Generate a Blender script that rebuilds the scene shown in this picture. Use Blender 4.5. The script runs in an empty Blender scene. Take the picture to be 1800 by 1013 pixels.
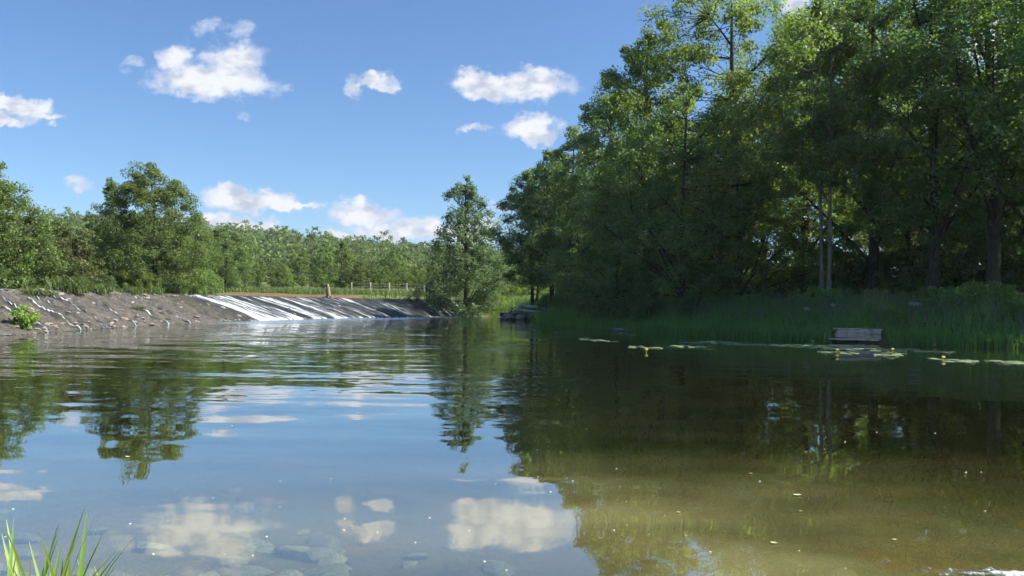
import bpy, math, random
import numpy as np
from mathutils import Vector, Matrix

R = math.radians
random.seed(7)
SC = bpy.context.scene
COL = SC.collection

# ------------------------------------------------------------------ camera
CAM_H = 1.6
F = 1450.0                                    # focal length in photo pixels (1800 wide)
PITCH, ROLL = R(1.15), R(0.70)
CM = Matrix.Rotation(R(90) + PITCH, 3, 'X') @ Matrix.Rotation(ROLL, 3, 'Z')
cam_d = bpy.data.cameras.new('camera')
cam_d.sensor_width = 36.0
cam_d.lens = 36.0 * F / 1800.0
cam_d.clip_start = 0.1
cam_d.clip_end = 5000.0
cam = bpy.data.objects.new('camera', cam_d)
COL.objects.link(cam)
cam.matrix_world = Matrix.Translation((0, 0, CAM_H)) @ CM.to_4x4()
SC.camera = cam


def ray(px, py):
    return CM @ Vector(((px - 900.0) / F, (506.5 - py) / F, -1.0))


def at(px, py, Y):
    d = ray(px, py)
    return Vector((d.x / d.y * Y, Y, CAM_H + d.z / d.y * Y))


def on_z(px, py, z=0.0):
    d = ray(px, py)
    k = (z - CAM_H) / d.z
    return Vector((d.x * k, d.y * k, z))


# ------------------------------------------------------------------ light
SUN_AZ, SUN_EL = R(90), R(44)                 # azimuth to the right of the view direction
SUN_DIR = Vector((math.sin(SUN_AZ) * math.cos(SUN_EL), math.cos(SUN_AZ) * math.cos(SUN_EL), math.sin(SUN_EL)))
sun_d = bpy.data.lights.new('sun', 'SUN')
sun_d.energy = 5.0
sun_d.angle = R(0.55)
sun_d.color = (1.0, 0.955, 0.87)
sun = bpy.data.objects.new('sun', sun_d)
COL.objects.link(sun)
sun.rotation_euler = SUN_DIR.to_track_quat('Z', 'Y').to_euler()
sun.location = (30, 20, 60)

SC.view_settings.view_transform = 'Standard'
SC.view_settings.look = 'None'
SC.view_settings.gamma = 1.0
SC.view_settings.use_curve_mapping = False
SC.view_settings.exposure = 1.2
SC.render.engine = 'CYCLES'
SC.cycles.use_denoising = True
SC.cycles.use_adaptive_sampling = True
SC.cycles.adaptive_threshold = 0.04
SC.cycles.max_bounces = 5
SC.cycles.diffuse_bounces = 2
SC.cycles.glossy_bounces = 2
SC.cycles.transmission_bounces = 4
SC.cycles.transparent_max_bounces = 8
SC.cycles.caustics_reflective = False
SC.cycles.caustics_refractive = False
SC.cycles.sample_clamp_indirect = 6.0

world = bpy.data.worlds.new('World')
SC.world = world
world.use_nodes = True


class NT:
    """small helper to wire nodes"""

    def __init__(self, tree):
        self.t = tree
        tree.nodes.clear()

    def n(self, kind, **kw):
        nd = self.t.nodes.new(kind)
        for k, v in kw.items():
            setattr(nd, k, v)
        return nd

    def put(self, sock, v):
        if v is None:
            return
        if isinstance(v, bpy.types.NodeSocket):
            self.t.links.new(v, sock)
        else:
            if hasattr(sock.default_value, '__len__') and not isinstance(v, (int, float)):
                v = tuple(v)
                if len(sock.default_value) == 4 and len(v) == 3:
                    v = v + (1.0,)
            sock.default_value = v

    def math(self, op, a, b=None, clamp=False):
        m = self.n('ShaderNodeMath', operation=op, use_clamp=clamp)
        self.put(m.inputs[0], a)
        if b is not None:
            self.put(m.inputs[1], b)
        return m.outputs[0]

    def vec(self, op, a, b=None):
        m = self.n('ShaderNodeVectorMath', operation=op)
        self.put(m.inputs[0], a)
        if b is not None:
            if op == 'SCALE':
                self.put(m.inputs['Scale'], b)
            else:
                self.put(m.inputs[1], b)
        return m.outputs['Value'] if op in ('LENGTH', 'DOT_PRODUCT', 'DISTANCE') else m.outputs[0]

    def noise(self, vec, scale, detail=4, rough=0.55, color=False, w=None):
        m = self.n('ShaderNodeTexNoise')
        if w is not None:
            m.noise_dimensions = '4D'
            m.inputs['W'].default_value = w
        self.put(m.inputs['Vector'], vec)
        m.inputs['Scale'].default_value = scale
        m.inputs['Detail'].default_value = detail
        m.inputs['Roughness'].default_value = rough
        return m.outputs['Color'] if color else m.outputs[0]

    def rng(self, v, a, b, c=0.0, d=1.0, smooth=False):
        m = self.n('ShaderNodeMapRange')
        m.interpolation_type = 'SMOOTHSTEP' if smooth else 'LINEAR'
        self.put(m.inputs[0], v)
        for i, x in enumerate((a, b, c, d)):
            self.put(m.inputs[i + 1], x)
        return m.outputs[0]

    def mix(self, f, a, b):
        m = self.n('ShaderNodeMix', data_type='RGBA')
        self.put(m.inputs[0], f)
        self.put(m.inputs[6], a)
        self.put(m.inputs[7], b)
        return m.outputs[2]

    def mixs(self, f, a, b):
        m = self.n('ShaderNodeMixShader')
        self.put(m.inputs[0], f)
        self.t.links.new(a, m.inputs[1])
        self.t.links.new(b, m.inputs[2])
        return m.outputs[0]

    def xyz(self, v):
        m = self.n('ShaderNodeSeparateXYZ')
        self.put(m.inputs[0], v)
        return m.outputs

    def comb(self, x, y, z):
        m = self.n('ShaderNodeCombineXYZ')
        for i, v in enumerate((x, y, z)):
            self.put(m.inputs[i], v)
        return m.outputs[0]


def build_world():
    t = NT(world.node_tree)
    sky = t.n('ShaderNodeTexSky', sky_type='NISHITA')
    sky.sun_disc = False
    sky.sun_elevation = SUN_EL
    sky.sun_rotation = SUN_AZ
    sky.air_density = 1.0
    sky.dust_density = 0.4
    sky.ozone_density = 2.2
    sky.altitude = 100
    # clouds: a field of puffs fixed to compass directions, at infinity
    g = t.n('ShaderNodeNewGeometry').outputs['Incoming']
    g = t.vec('SCALE', g, -1.0)
    x, y, z = t.xyz(g)
    ys = t.math('MAXIMUM', y, 0.05)
    u = t.math('DIVIDE', x, ys)
    v = t.math('DIVIDE', z, ys)
    uv0 = t.comb(u, v, 0.0)
    w1 = t.noise(t.vec('MULTIPLY', uv0, (1.0, 1.5, 1.0)), 16.0, 4, 0.6, color=True)
    w2 = t.noise(t.vec('MULTIPLY', uv0, (1.0, 1.2, 1.0)), 55.0, 4, 0.62, color=True)
    w = t.vec('ADD', t.vec('SCALE', t.vec('SUBTRACT', w1, (0.5, 0.5, 0.5)), 0.048),
              t.vec('SCALE', t.vec('SUBTRACT', w2, (0.5, 0.5, 0.5)), 0.026))
    uv = t.vec('MULTIPLY', t.vec('ADD', uv0, w), (1, 1, 0))
    acc = None
    low = None
    for (cx, cy, a, b, k) in CLOUDS:
        d = ray(cx, cy)
        c = (d.x / d.y, d.z / d.y, 0)
        ka, kb = F / (a * 1.14), F / (b * 1.22)
        ma = t.n('ShaderNodeVectorMath', operation='MULTIPLY_ADD')
        t.put(ma.inputs[0], uv)
        ma.inputs[1].default_value = (ka, kb, 0)
        ma.inputs[2].default_value = (-c[0] * ka, -c[1] * kb, 0)
        val = t.rng(t.vec('LENGTH', ma.outputs[0]), 0.35, 1.2, k, 0.0)
        acc = val if acc is None else t.math('MAXIMUM', acc, val)
    # the rest of the sky carries the same scattered fair-weather clouds
    zz = t.math('MAXIMUM', z, 0.03)
    pl = t.comb(t.math('DIVIDE', x, zz), t.math('DIVIDE', y, zz), 0.0)
    fld = t.noise(pl, 0.55, 7, 0.55, w=3.1)
    fld = t.rng(fld, 0.60, 0.70, 0.0, 0.95, smooth=True)
    fld = t.math('MULTIPLY', fld, t.rng(z, 0.03, 0.12, 0, 1, smooth=True))
    off = t.math('MAXIMUM', t.rng(v, 0.36, 0.48, 0, 1, smooth=True),
                 t.math('MAXIMUM', t.rng(u, -0.80, -0.66, 1, 0, smooth=True), t.rng(u, 0.62, 0.8, 0, 1, smooth=True)))
    off = t.math('MAXIMUM', off, t.rng(y, 0.1, 0.2, 1, 0))
    acc = t.math('MAXIMUM', acc, t.math('MULTIPLY', fld, off))
    tex = t.noise(uv0, 30.0, 5, 0.6)
    dens = t.math('ADD', acc, t.math('MULTIPLY', t.math('SUBTRACT', tex, 0.5), t.rng(acc, 0.0, 0.2, 0.0, 1.5)))
    alpha = t.rng(dens, 0.08, 0.74, 0, 1, smooth=True)
    shade = t.noise(t.vec('MULTIPLY', t.vec('ADD', uv0, (0.013, -0.012, 0)), (1, 1.7, 1)), 24.0, 4, 0.5)
    core = t.rng(acc, 0.25, 0.9, 0, 1, smooth=True)
    ccol = t.mix(t.rng(shade, 0.36, 0.58, 0, 1, smooth=True), (0.50, 0.56, 0.70), (0.86, 0.88, 0.93))
    ccol = t.mix(core, (0.62, 0.70, 0.86), ccol)
    bg = t.n('ShaderNodeBackground')
    tint = t.vec('MULTIPLY', sky.outputs[0], (0.71, 0.92, 1.14))
    t.put(bg.inputs[0], tint)
    bg.inputs[1].default_value = 0.062
    bg2 = t.n('ShaderNodeBackground')
    t.put(bg2.inputs[0], ccol)
    bg2.inputs[1].default_value = 0.47
    out = t.n('ShaderNodeOutputWorld')
    t.t.links.new(t.mixs(alpha, bg.outputs[0], bg2.outputs[0]), out.inputs[0])
    world.cycles.sampling_method = 'MANUAL'
    world.cycles.sample_map_resolution = 512


CLOUDS = [  # photo direction x, y, half width, half height, thickness
    (375, 146, 108, 26, 1.0), (312, 100, 34, 28, 0.9), (410, 108, 50, 36, 0.95), (400, 50, 55, 15, 0.42),
    (232, 117, 22, 11, 0.4), (495, 150, 24, 10, 0.35), (425, 202, 16, 10, 0.35),
    (25, 183, 80, 17, 0.95), (75, 200, 45, 9, 0.8), (15, 210, 45, 12, 0.85),
    (655, 145, 40, 15, 0.85), (626, 162, 17, 20, 0.8), (684, 160, 22, 14, 0.75),
    (850, 148, 66, 22, 1.0), (935, 152, 66, 28, 1.0), (935, 228, 52, 20, 1.0), (832, 228, 30, 9, 0.6),
    (400, 342, 50, 22, 1.0), (455, 348, 75, 18, 1.0), (520, 358, 50, 10, 0.9), (420, 396, 78, 20, 0.95), (360, 390, 50, 16, .8),
    (480, 405, 40, 12, .7), (635, 376, 58, 18, 1.0), (700, 404, 90, 20, 0.95), (755, 402, 60, 18, 0.95), (610, 412, 60, 11, 0.8),
    (820, 405, 60, 22, .8), (140, 325, 28, 12, 0.55), (885, 357, 26, 10, 0.8), (835, 308, 24, 6, 0.3),
    (1700, 165, 80, 50, 1.0), (1770, 60, 70, 60, 1.0), (1400, 12, 30, 30, 0.9), (1760, 350, 90, 80, 0.95), (1560, 420, 90, 60, .9), (1240, 400, 60, 60, .8),
]
build_world()

# ------------------------------------------------------------------ helpers
rs = np.random.RandomState(11)


def link(o, parent=None):
    COL.objects.link(o)
    if parent is not None:
        o.parent = parent
    return o


def tag(o, label=None, cat=None, group=None, kind=None):
    if label:
        o['label'] = label
    if cat:
        o['category'] = cat
    if group:
        o['group'] = group
    if kind:
        o['kind'] = kind
    return o


def empty(name, loc, rz=0.0):
    e = bpy.data.objects.new(name, None)
    e.empty_display_size = 0.3
    e.location = loc
    e.rotation_euler = (0, 0, rz)
    return link(e)


def mesh_np(name, V, Fq, mat=None, smooth=False, attrs=None):
    V = np.asarray(V, dtype=np.float32)
    Fq = np.asarray(Fq, dtype=np.int32)
    me = bpy.data.meshes.new(name)
    n, m, k = len(V), len(Fq), Fq.shape[1]
    me.vertices.add(n)
    me.vertices.foreach_set('co', V.ravel())
    me.loops.add(m * k)
    me.loops.foreach_set('vertex_index', Fq.ravel())
    me.polygons.add(m)
    me.polygons.foreach_set('loop_start', np.arange(0, m * k, k, dtype=np.int32))
    me.polygons.foreach_set('loop_total', np.full(m, k, dtype=np.int32))
    if smooth:
        me.polygons.foreach_set('use_smooth', np.ones(m, dtype=bool))
    if attrs:
        for an, av in attrs.items():
            a = me.attributes.new(an, 'FLOAT', 'POINT')
            a.data.foreach_set('value', np.asarray(av, dtype=np.float32))
    me.update(calc_edges=True)
    if mat:
        me.materials.append(mat)
    return me


def obj(name, me, parent=None, loc=None):
    o = bpy.data.objects.new(name, me)
    if loc is not None:
        o.location = loc
    return link(o, parent)


def cat_parts(parts):
    Vs, Fs, off = [], [], 0
    for v, f in parts:
        Vs.append(v)
        Fs.append(np.asarray(f) + off)
        off += len(v)
    return np.concatenate(Vs), np.concatenate(Fs)


def tube(pts, rad, sides=6, cap=True):
    P = np.asarray(pts, float)
    rad = np.asarray(rad, float)
    n = len(P)
    T = np.gradient(P, axis=0)
    T /= np.linalg.norm(T, axis=1)[:, None] + 1e-9
    ref = np.where(np.abs(T[:, 2:3]) > 0.9, np.array([[1.0, 0, 0]]), np.array([[0, 0, 1.0]]))
    A = np.cross(T, ref)
    A /= np.linalg.norm(A, axis=1)[:, None] + 1e-9
    B = np.cross(T, A)
    for i in range(1, n):
        if np.dot(A[i], A[i - 1]) < 0 and abs(np.dot(A[i], A[i - 1])) > 0.5:
            A[i] *= -1
            B[i] *= -1
    th = np.arange(sides) * 2 * math.pi / sides
    V = P[:, None, :] + rad[:, None, None] * (np.cos(th)[None, :, None] * A[:, None, :] + np.sin(th)[None, :, None] * B[:, None, :])
    V = V.reshape(-1, 3)
    i, j = np.meshgrid(np.arange(n - 1), np.arange(sides), indexing='ij')
    j2 = (j + 1) % sides
    Fq = np.stack([i * sides + j, i * sides + j2, (i + 1) * sides + j2, (i + 1) * sides + j], -1).reshape(-1, 4)
    if cap:
        c0, c1 = len(V), len(V) + 1
        V = np.concatenate([V, P[:1], P[-1:]])
        jj = np.arange(0, sides, 2)
        top = (n - 1) * sides
        Fq = np.concatenate([Fq, np.stack([np.full(len(jj), c0), (jj + 2) % sides, (jj + 1) % sides, jj], -1),
                             np.stack([np.full(len(jj), c1), top + jj, top + (jj + 1) % sides, top + (jj + 2) % sides], -1)])
    return V, Fq


def _hash(ix, iy, s):
    h = (ix * 374761393 + iy * 668265263 + s * 974634777) & 0x7fffffff
    h = ((h ^ (h >> 13)) * 1274126177) & 0x7fffffff
    return ((h ^ (h >> 16)) & 0xffff) / 65535.0


def vnoise(x, y, s=0):
    x = np.asarray(x, float)
    y = np.asarray(y, float)
    ix, iy = np.floor(x).astype(np.int64), np.floor(y).astype(np.int64)
    fx, fy = x - ix, y - iy
    fx, fy = fx * fx * (3 - 2 * fx), fy * fy * (3 - 2 * fy)
    a, b = _hash(ix, iy, s), _hash(ix + 1, iy, s)
    c, d = _hash(ix, iy + 1, s), _hash(ix + 1, iy + 1, s)
    return (a * (1 - fx) + b * fx) * (1 - fy) + (c * (1 - fx) + d * fx) * fy


def fbm(x, y, s=0, o=4):
    r, a, t = 0, 0.5, 0
    for i in range(o):
        r = r + a * vnoise(x * 2 ** i, y * 2 ** i, s + i)
        t += a
        a *= 0.5
    return r / t


def sstep(a, b, x):
    t = np.clip((np.asarray(x, float) - a) / (b - a), 0, 1)
    return t * t * (3 - 2 * t)


def sdist(poly, x, y):
    """signed distance to a closed polygon, positive outside"""
    P = np.asarray(poly, float)
    x = np.asarray(x, float)
    y = np.asarray(y, float)
    best = np.full(x.shape, 1e18)
    ins = np.zeros(x.shape, bool)
    for k in range(len(P)):
        ax, ay = P[k]
        bx, by = P[(k + 1) % len(P)]
        dx, dy = bx - ax, by - ay
        t = np.clip(((x - ax) * dx + (y - ay) * dy) / (dx * dx + dy * dy + 1e-12), 0, 1)
        best = np.minimum(best, (x - ax - t * dx) ** 2 + (y - ay - t * dy) ** 2)
        if abs(by - ay) > 1e-9:
            c = ((ay > y) != (by > y)) & (x < (bx - ax) * (y - ay) / (by - ay) + ax)
            ins ^= c
    d = np.sqrt(best)
    return np.where(ins, -d, d)


def lin(c):
    c = [v / 255.0 for v in c]
    return tuple(v / 12.92 if v <= 0.04045 else ((v + 0.055) / 1.055) ** 2.4 for v in c)


# ------------------------------------------------------------------ materials
def material(name):
    m = bpy.data.materials.new(name)
    m.use_nodes = True
    return m, NT(m.node_tree)


def finish(t, shader, disp=None):
    o = t.n('ShaderNodeOutputMaterial')
    t.t.links.new(shader, o.inputs[0])


def principled(t, col, rough=0.8, spec=0.3, normal=None):
    b = t.n('ShaderNodeBsdfPrincipled')
    t.put(b.inputs['Base Color'], col)
    t.put(b.inputs['Roughness'], rough)
    b.inputs['Specular IOR Level'].default_value = spec
    if normal is not None:
        t.t.links.new(normal, b.inputs['Normal'])
    return b.outputs[0]


def bump(t, h, strength=0.5, dist=0.05):
    b = t.n('ShaderNodeBump')
    b.inputs['Strength'].default_value = strength
    b.inputs['Distance'].default_value = dist
    t.put(b.inputs['Height'], h)
    return b.outputs[0]


def leaf_mat(name, dark, light, trans, tfac=0.42, gloss=0.06, tint_attr=False, objvar=0.25):
    m, t = material(name)
    geo = t.n('ShaderNodeNewGeometry')
    rnd = geo.outputs['Random Per Island']
    if tint_attr:
        a = t.n('ShaderNodeAttribute', attribute_name='tint')
        var = a.outputs['Fac']
        f = t.math('ADD', t.math('MULTIPLY', rnd, 0.35), t.math('MULTIPLY', var, 0.65))
        hue = var
        objvar = 0.42
    else:
        var = t.n('ShaderNodeObjectInfo').outputs['Random']
        f = rnd
        hue = var
    col = t.mix(f, dark, light)
    hs = t.n('ShaderNodeHueSaturation')
    t.put(hs.inputs['Hue'], t.rng(hue, 0, 1, 0.5 - 0.026, 0.5 + 0.022))
    t.put(hs.inputs['Saturation'], 1.0)
    t.put(hs.inputs['Value'], t.rng(hue, 0, 1, 1 - objvar, 1 + objvar))
    t.put(hs.inputs['Color'], col)
    d = t.n('ShaderNodeBsdfDiffuse')
    t.put(d.inputs[0], hs.outputs[0])
    tr = t.n('ShaderNodeBsdfTranslucent')
    t.put(tr.inputs[0], t.mix(f, [c * 0.7 for c in trans], trans))
    s = t.mixs(tfac, d.outputs[0], tr.outputs[0])
    gl = t.n('ShaderNodeBsdfGlossy')
    gl.inputs['Roughness'].default_value = 0.55
    t.put(gl.inputs[0], (0.9, 0.95, 0.9))
    s = t.mixs(gloss, s, gl.outputs[0])
    finish(t, s)
    return m


M = {}
M['leaf_shade'] = leaf_mat('broad_leaf_shaded', (0.046, 0.102, 0.037), (0.100, 0.182, 0.056), (0.25, 0.40, 0.042), 0.45, 0.05)  # shaded copy of the leaf: darker colour for the trees in shade
M['leaf_sunlit'] = leaf_mat('broad_leaf_sunlit', (0.070, 0.130, 0.026), (0.130, 0.205, 0.040), (0.33, 0.46, 0.04), 0.5, 0.03)  # sunlit copy of the leaf: sunlight put into the paler colour
M['leaf_left'] = leaf_mat('alder_leaf', (0.075, 0.125, 0.034), (0.150, 0.205, 0.058), (0.22, 0.33, 0.05), 0.40, 0.02)
M['leaf_spire'] = leaf_mat('spire_leaf', (0.060, 0.110, 0.044), (0.130, 0.195, 0.080), (0.22, 0.34, 0.09), 0.40, 0.03)
M['leaf_olive'] = leaf_mat('willow_leaf', (0.075, 0.100, 0.028), (0.140, 0.160, 0.055), (0.16, 0.21, 0.04), 0.38, 0.02)
M['leaf_far'] = leaf_mat('far_leaf', (0.085, 0.135, 0.028), (0.150, 0.205, 0.045), (0.22, 0.32, 0.04), 0.36, 0.01, objvar=0.3)
M['leaf_hill'] = leaf_mat('hill_leaf', (0.090, 0.140, 0.040), (0.150, 0.205, 0.060), (0.20, 0.29, 0.05), 0.34, 0.01, tint_attr=True)
M['bank_grass'] = leaf_mat('bank_grass', (0.100, 0.205, 0.042), (0.190, 0.315, 0.075), (0.27, 0.45, 0.06), 0.38, 0.03)
M['meadow_grass'] = leaf_mat('meadow_grass', (0.060, 0.110, 0.020), (0.130, 0.180, 0.040), (0.16, 0.25, 0.04), 0.35, 0.03)
M['near_grass'] = leaf_mat('near_grass', (0.150, 0.235, 0.026), (0.240, 0.345, 0.055), (0.36, 0.50, 0.06), 0.42, 0.04)
M['seed_head'] = leaf_mat('seed_head', (0.17, 0.165, 0.13), (0.30, 0.27, 0.23), (0.28, 0.25, 0.20), 0.3, 0.02)
M['lily_leaf'] = leaf_mat('lily_leaf', (0.075, 0.13, 0.035), (0.14, 0.20, 0.06), (0.05, 0.09, 0.02), 0.1, 0.16)


def bark(name, a, b):
    m, t = material(name)
    p = t.n('ShaderNodeTexCoord').outputs['Object']
    n = t.noise(t.vec('MULTIPLY', p, (7, 7, 1.6)), 1.6, 6, 0.65)
    c = t.mix(t.rng(n, 0.35, 0.65), a, b)
    c = t.mix(t.math('MULTIPLY', t.rng(t.noise(p, 0.9, 4, 0.6), 0.5, 0.7), 0.4), c, (0.05, 0.075, 0.03))
    finish(t, principled(t, c, 0.9, 0.15, bump(t, n, 0.8, 0.04)))
    return m


M['bark'] = bark('bark_dark', (0.028, 0.024, 0.019), (0.085, 0.075, 0.06))
M['bark_pale'] = bark('bark_pale', (0.09, 0.085, 0.06), (0.20, 0.185, 0.14))
M['driftwood'] = bark('driftwood', (0.16, 0.12, 0.085), (0.36, 0.29, 0.22))
M['old_wood'] = bark('old_wood', (0.42, 0.31, 0.25), (0.66, 0.52, 0.43))
def plank_mat():
    m, t = material('weathered_plank')
    p = t.n('ShaderNodeTexCoord').outputs['Object']
    n = t.noise(t.vec('MULTIPLY', p, (1.2, 14, 14)), 2.0, 6, 0.65)
    n2 = t.noise(p, 2.5, 4, 0.6)
    c = t.mix(t.rng(n, 0.32, 0.68), (0.36, 0.26, 0.20), (0.66, 0.52, 0.42))
    c = t.mix(t.math('MULTIPLY', t.rng(n2, 0.5, 0.68), 0.6), c, (0.15, 0.13, 0.09))
    finish(t, principled(t, c, 0.85, 0.2, bump(t, n, 0.7, 0.02)))
    return m


M['plank'] = plank_mat()
M['bleached'] = bark('bleached_wood', (0.40, 0.38, 0.36), (0.72, 0.69, 0.66))
M['post_wood'] = bark('post_wood', (0.28, 0.25, 0.19), (0.45, 0.41, 0.33))


def ground_mat():
    m, t = material('ground')
    p = t.n('ShaderNodeTexCoord').outputs['Object']
    n1 = t.noise(p, 0.35, 6, 0.6)
    n2 = t.noise(p, 3.2, 6, 0.65)
    n3 = t.noise(p, 0.06, 3, 0.5)
    grass = t.mix(t.rng(n2, 0.35, 0.65), (0.050, 0.085, 0.022), (0.105, 0.14, 0.040))
    grass = t.mix(t.rng(n3, 0.4, 0.62), grass, (0.15, 0.16, 0.055))
    mud = t.mix(t.rng(n2, 0.3, 0.7), (0.085, 0.052, 0.028), (0.19, 0.118, 0.066))
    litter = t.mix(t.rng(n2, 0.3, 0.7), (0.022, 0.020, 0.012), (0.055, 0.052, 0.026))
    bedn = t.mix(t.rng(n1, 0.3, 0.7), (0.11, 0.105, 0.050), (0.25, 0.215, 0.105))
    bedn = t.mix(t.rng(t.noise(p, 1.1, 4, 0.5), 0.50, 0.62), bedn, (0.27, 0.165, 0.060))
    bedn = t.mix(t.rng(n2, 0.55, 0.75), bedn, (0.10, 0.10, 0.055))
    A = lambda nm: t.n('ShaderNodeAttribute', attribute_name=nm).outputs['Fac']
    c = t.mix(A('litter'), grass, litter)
    c = t.mix(A('mud'), c, mud)
    c = t.mix(A('bed'), c, bedn)
    finish(t, principled(t, c, 0.95, 0.1, bump(t, n2, 0.7, 0.12)))
    return m


def water_mat():
    m, t = material('river_water')
    p = t.n('ShaderNodeTexCoord').outputs['Object']
    A = lambda nm: t.n('ShaderNodeAttribute', attribute_name=nm).outputs['Fac']
    turb, rip = A('turb'), A('ripple')
    half = (0.5, 0.5, 0.5)
    na = t.vec('SUBTRACT', t.noise(t.vec('MULTIPLY', p, (0.38, 1.7, 1)), 1.0, 3, 0.5, color=True), half)
    nb = t.vec('SUBTRACT', t.noise(t.vec('MULTIPLY', p, (1.8, 4.2, 1)), 1.3, 3, 0.55, color=True, w=2.0), half)
    nc = t.vec('SUBTRACT', t.noise(t.vec('MULTIPLY', p, (0.22, 1.25, 1)), 1.0, 2, 0.5, color=True, w=5.0), half)
    nt = t.vec('SUBTRACT', t.noise(t.vec('MULTIPLY', p, (3.0, 5.0, 1)), 1.6, 4, 0.6, color=True, w=8.0), half)
    patch = t.rng(t.noise(t.vec('MULTIPLY', p, (0.10, 0.22, 1)), 1.0, 3, 0.6), 0.35, 0.68, 0.35, 1.25, smooth=True)
    ra = t.math('MULTIPLY', rip, patch)
    tilt = t.vec('SCALE', na, t.math('MULTIPLY', ra, 0.14))
    tilt = t.vec('ADD', tilt, t.vec('SCALE', nb, t.math('MULTIPLY', ra, 0.095)))
    tilt = t.vec('ADD', tilt, t.vec('SCALE', nc, 0.050))
    tilt = t.vec('ADD', tilt, t.vec('SCALE', nt, t.math('MULTIPLY', turb, 0.55)))
    # a small riffle over a stone close to the near bank
    rq = t.vec('LENGTH', t.vec('MULTIPLY', t.vec('SUBTRACT', p, (2.98, 5.02, 0)), (1.7, 6.5, 0)))
    rf = t.rng(rq, 0.25, 1.0, 1, 0, smooth=True)
    nf = t.vec('SUBTRACT', t.noise(t.vec('MULTIPLY', p, (9, 22, 1)), 1.2, 3, 0.6, color=True, w=1.0), half)
    tilt = t.vec('ADD', tilt, t.vec('SCALE', nf, t.math('MULTIPLY', rf, 1.1)))
    tilt = t.vec('MULTIPLY', tilt, (1, 1, 0))
    nrm = t.vec('NORMALIZE', t.vec('ADD', tilt, (0, 0, 1)))
    inc = t.n('ShaderNodeNewGeometry').outputs['Incoming']
    cosv = t.math('ABSOLUTE', t.vec('DOT_PRODUCT', inc, nrm))
    refl = t.math('ADD', 0.08, t.math('MULTIPLY', t.math('POWER', t.math('SUBTRACT', 1.0, cosv, clamp=True), 2.6), 0.90))
    gl = t.n('ShaderNodeBsdfGlossy')
    t.put(gl.inputs[0], (0.93, 0.95, 0.95))
    t.put(gl.inputs['Roughness'], t.math('ADD', 0.015, t.math('MULTIPLY', turb, 0.25)))
    t.put(gl.inputs['Normal'], nrm)
    tr = t.n('ShaderNodeBsdfTransparent')
    t.put(tr.inputs[0], (0.94, 0.97, 0.88))
    silt = t.n('ShaderNodeBsdfDiffuse')
    sc = t.mix(t.rng(t.noise(p, 0.25, 4, 0.5), 0.35, 0.65), (0.185, 0.185, 0.080), (0.26, 0.225, 0.095))
    t.put(silt.inputs[0], t.mix(turb, sc, (0.38, 0.42, 0.42)))
    mk = t.math('MULTIPLY', A('murk'), t.rng(t.noise(t.vec('MULTIPLY', p, (0.55, 0.9, 1)), 1.0, 4, 0.55, w=4.0), 0.35, 0.68, 0.45, 1.35, smooth=True))
    body = t.mixs(t.math('ADD', mk, t.math('MULTIPLY', turb, 0.5), clamp=True), tr.outputs[0], silt.outputs[0])
    finish(t, t.mixs(refl, body, gl.outputs[0]))
    va = t.n('ShaderNodeVolumeAbsorption')
    t.put(va.inputs[0], (0.58, 0.63, 0.34))
    va.inputs['Density'].default_value = 0.65
    out = [q for q in t.t.nodes if q.bl_idname == 'ShaderNodeOutputMaterial'][0]
    t.t.links.new(va.outputs[0], out.inputs['Volume'])
    return m


def weir_mat():
    m, t = material('weir_stone_face')
    p = t.n('ShaderNodeTexCoord').outputs['Object']
    n = t.noise(p, 2.2, 7, 0.7)
    n2 = t.noise(p, 9.0, 5, 0.65)
    n3 = t.noise(p, 0.35, 4, 0.55)
    c = t.mix(t.rng(n, 0.32, 0.68), (0.040, 0.036, 0.032), (0.120, 0.108, 0.092))
    c = t.mix(t.rng(n2, 0.56, 0.72), c, (0.22, 0.205, 0.185))
    c = t.mix(t.math('MULTIPLY', t.rng(n3, 0.50, 0.66), 0.55), c, (0.060, 0.062, 0.024))
    wet = t.n('ShaderNodeAttribute', attribute_name='wet').outputs['Fac']
    c = t.mix(wet, c, t.vec('MULTIPLY', c, (0.30, 0.34, 0.36)))
    rough = t.rng(wet, 0, 1, 0.9, 0.6)
    finish(t, principled(t, c, rough, 0.22, bump(t, t.math('ADD', n, t.math('MULTIPLY', n2, 0.4)), 1.0, 0.12)))
    return m


def foam_mat():
    m, t = material('white_water')
    p = t.n('ShaderNodeTexCoord').outputs['Object']
    a = t.n('ShaderNodeAttribute', attribute_name='foam').outputs['Fac']
    uv = t.comb(t.n('ShaderNodeAttribute', attribute_name='along').outputs['Fac'],
                t.n('ShaderNodeAttribute', attribute_name='down').outputs['Fac'], 0)
    n = t.noise(t.vec('MULTIPLY', uv, (5.5, 0.55, 1)), 1.0, 5, 0.65)
    k = t.math('ADD', a, t.math('MULTIPLY', t.math('SUBTRACT', n, 0.5), 2.2))
    f = t.rng(k, 0.22, 0.95, 0, 0.94, smooth=True)
    d = t.n('ShaderNodeBsdfDiffuse')
    t.put(d.inputs[0], t.mix(f, (0.22, 0.26, 0.29), (0.54, 0.56, 0.57)))
    tr = t.n('ShaderNodeBsdfTransparent')
    tr.inputs[0].default_value = (0.86, 0.9, 0.9, 1)
    gl = t.n('ShaderNodeBsdfGlossy')
    gl.inputs['Roughness'].default_value = 0.25
    t.put(gl.inputs['Normal'], bump(t, n, 0.7, 0.1))
    lw = t.n('ShaderNodeFresnel')
    lw.inputs[0].default_value = 1.33
    film = t.mixs(t.math('MULTIPLY', lw.outputs[0], 0.12), tr.outputs[0], gl.outputs[0])
    finish(t, t.mixs(f, film, d.outputs[0]))
    return m


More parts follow.
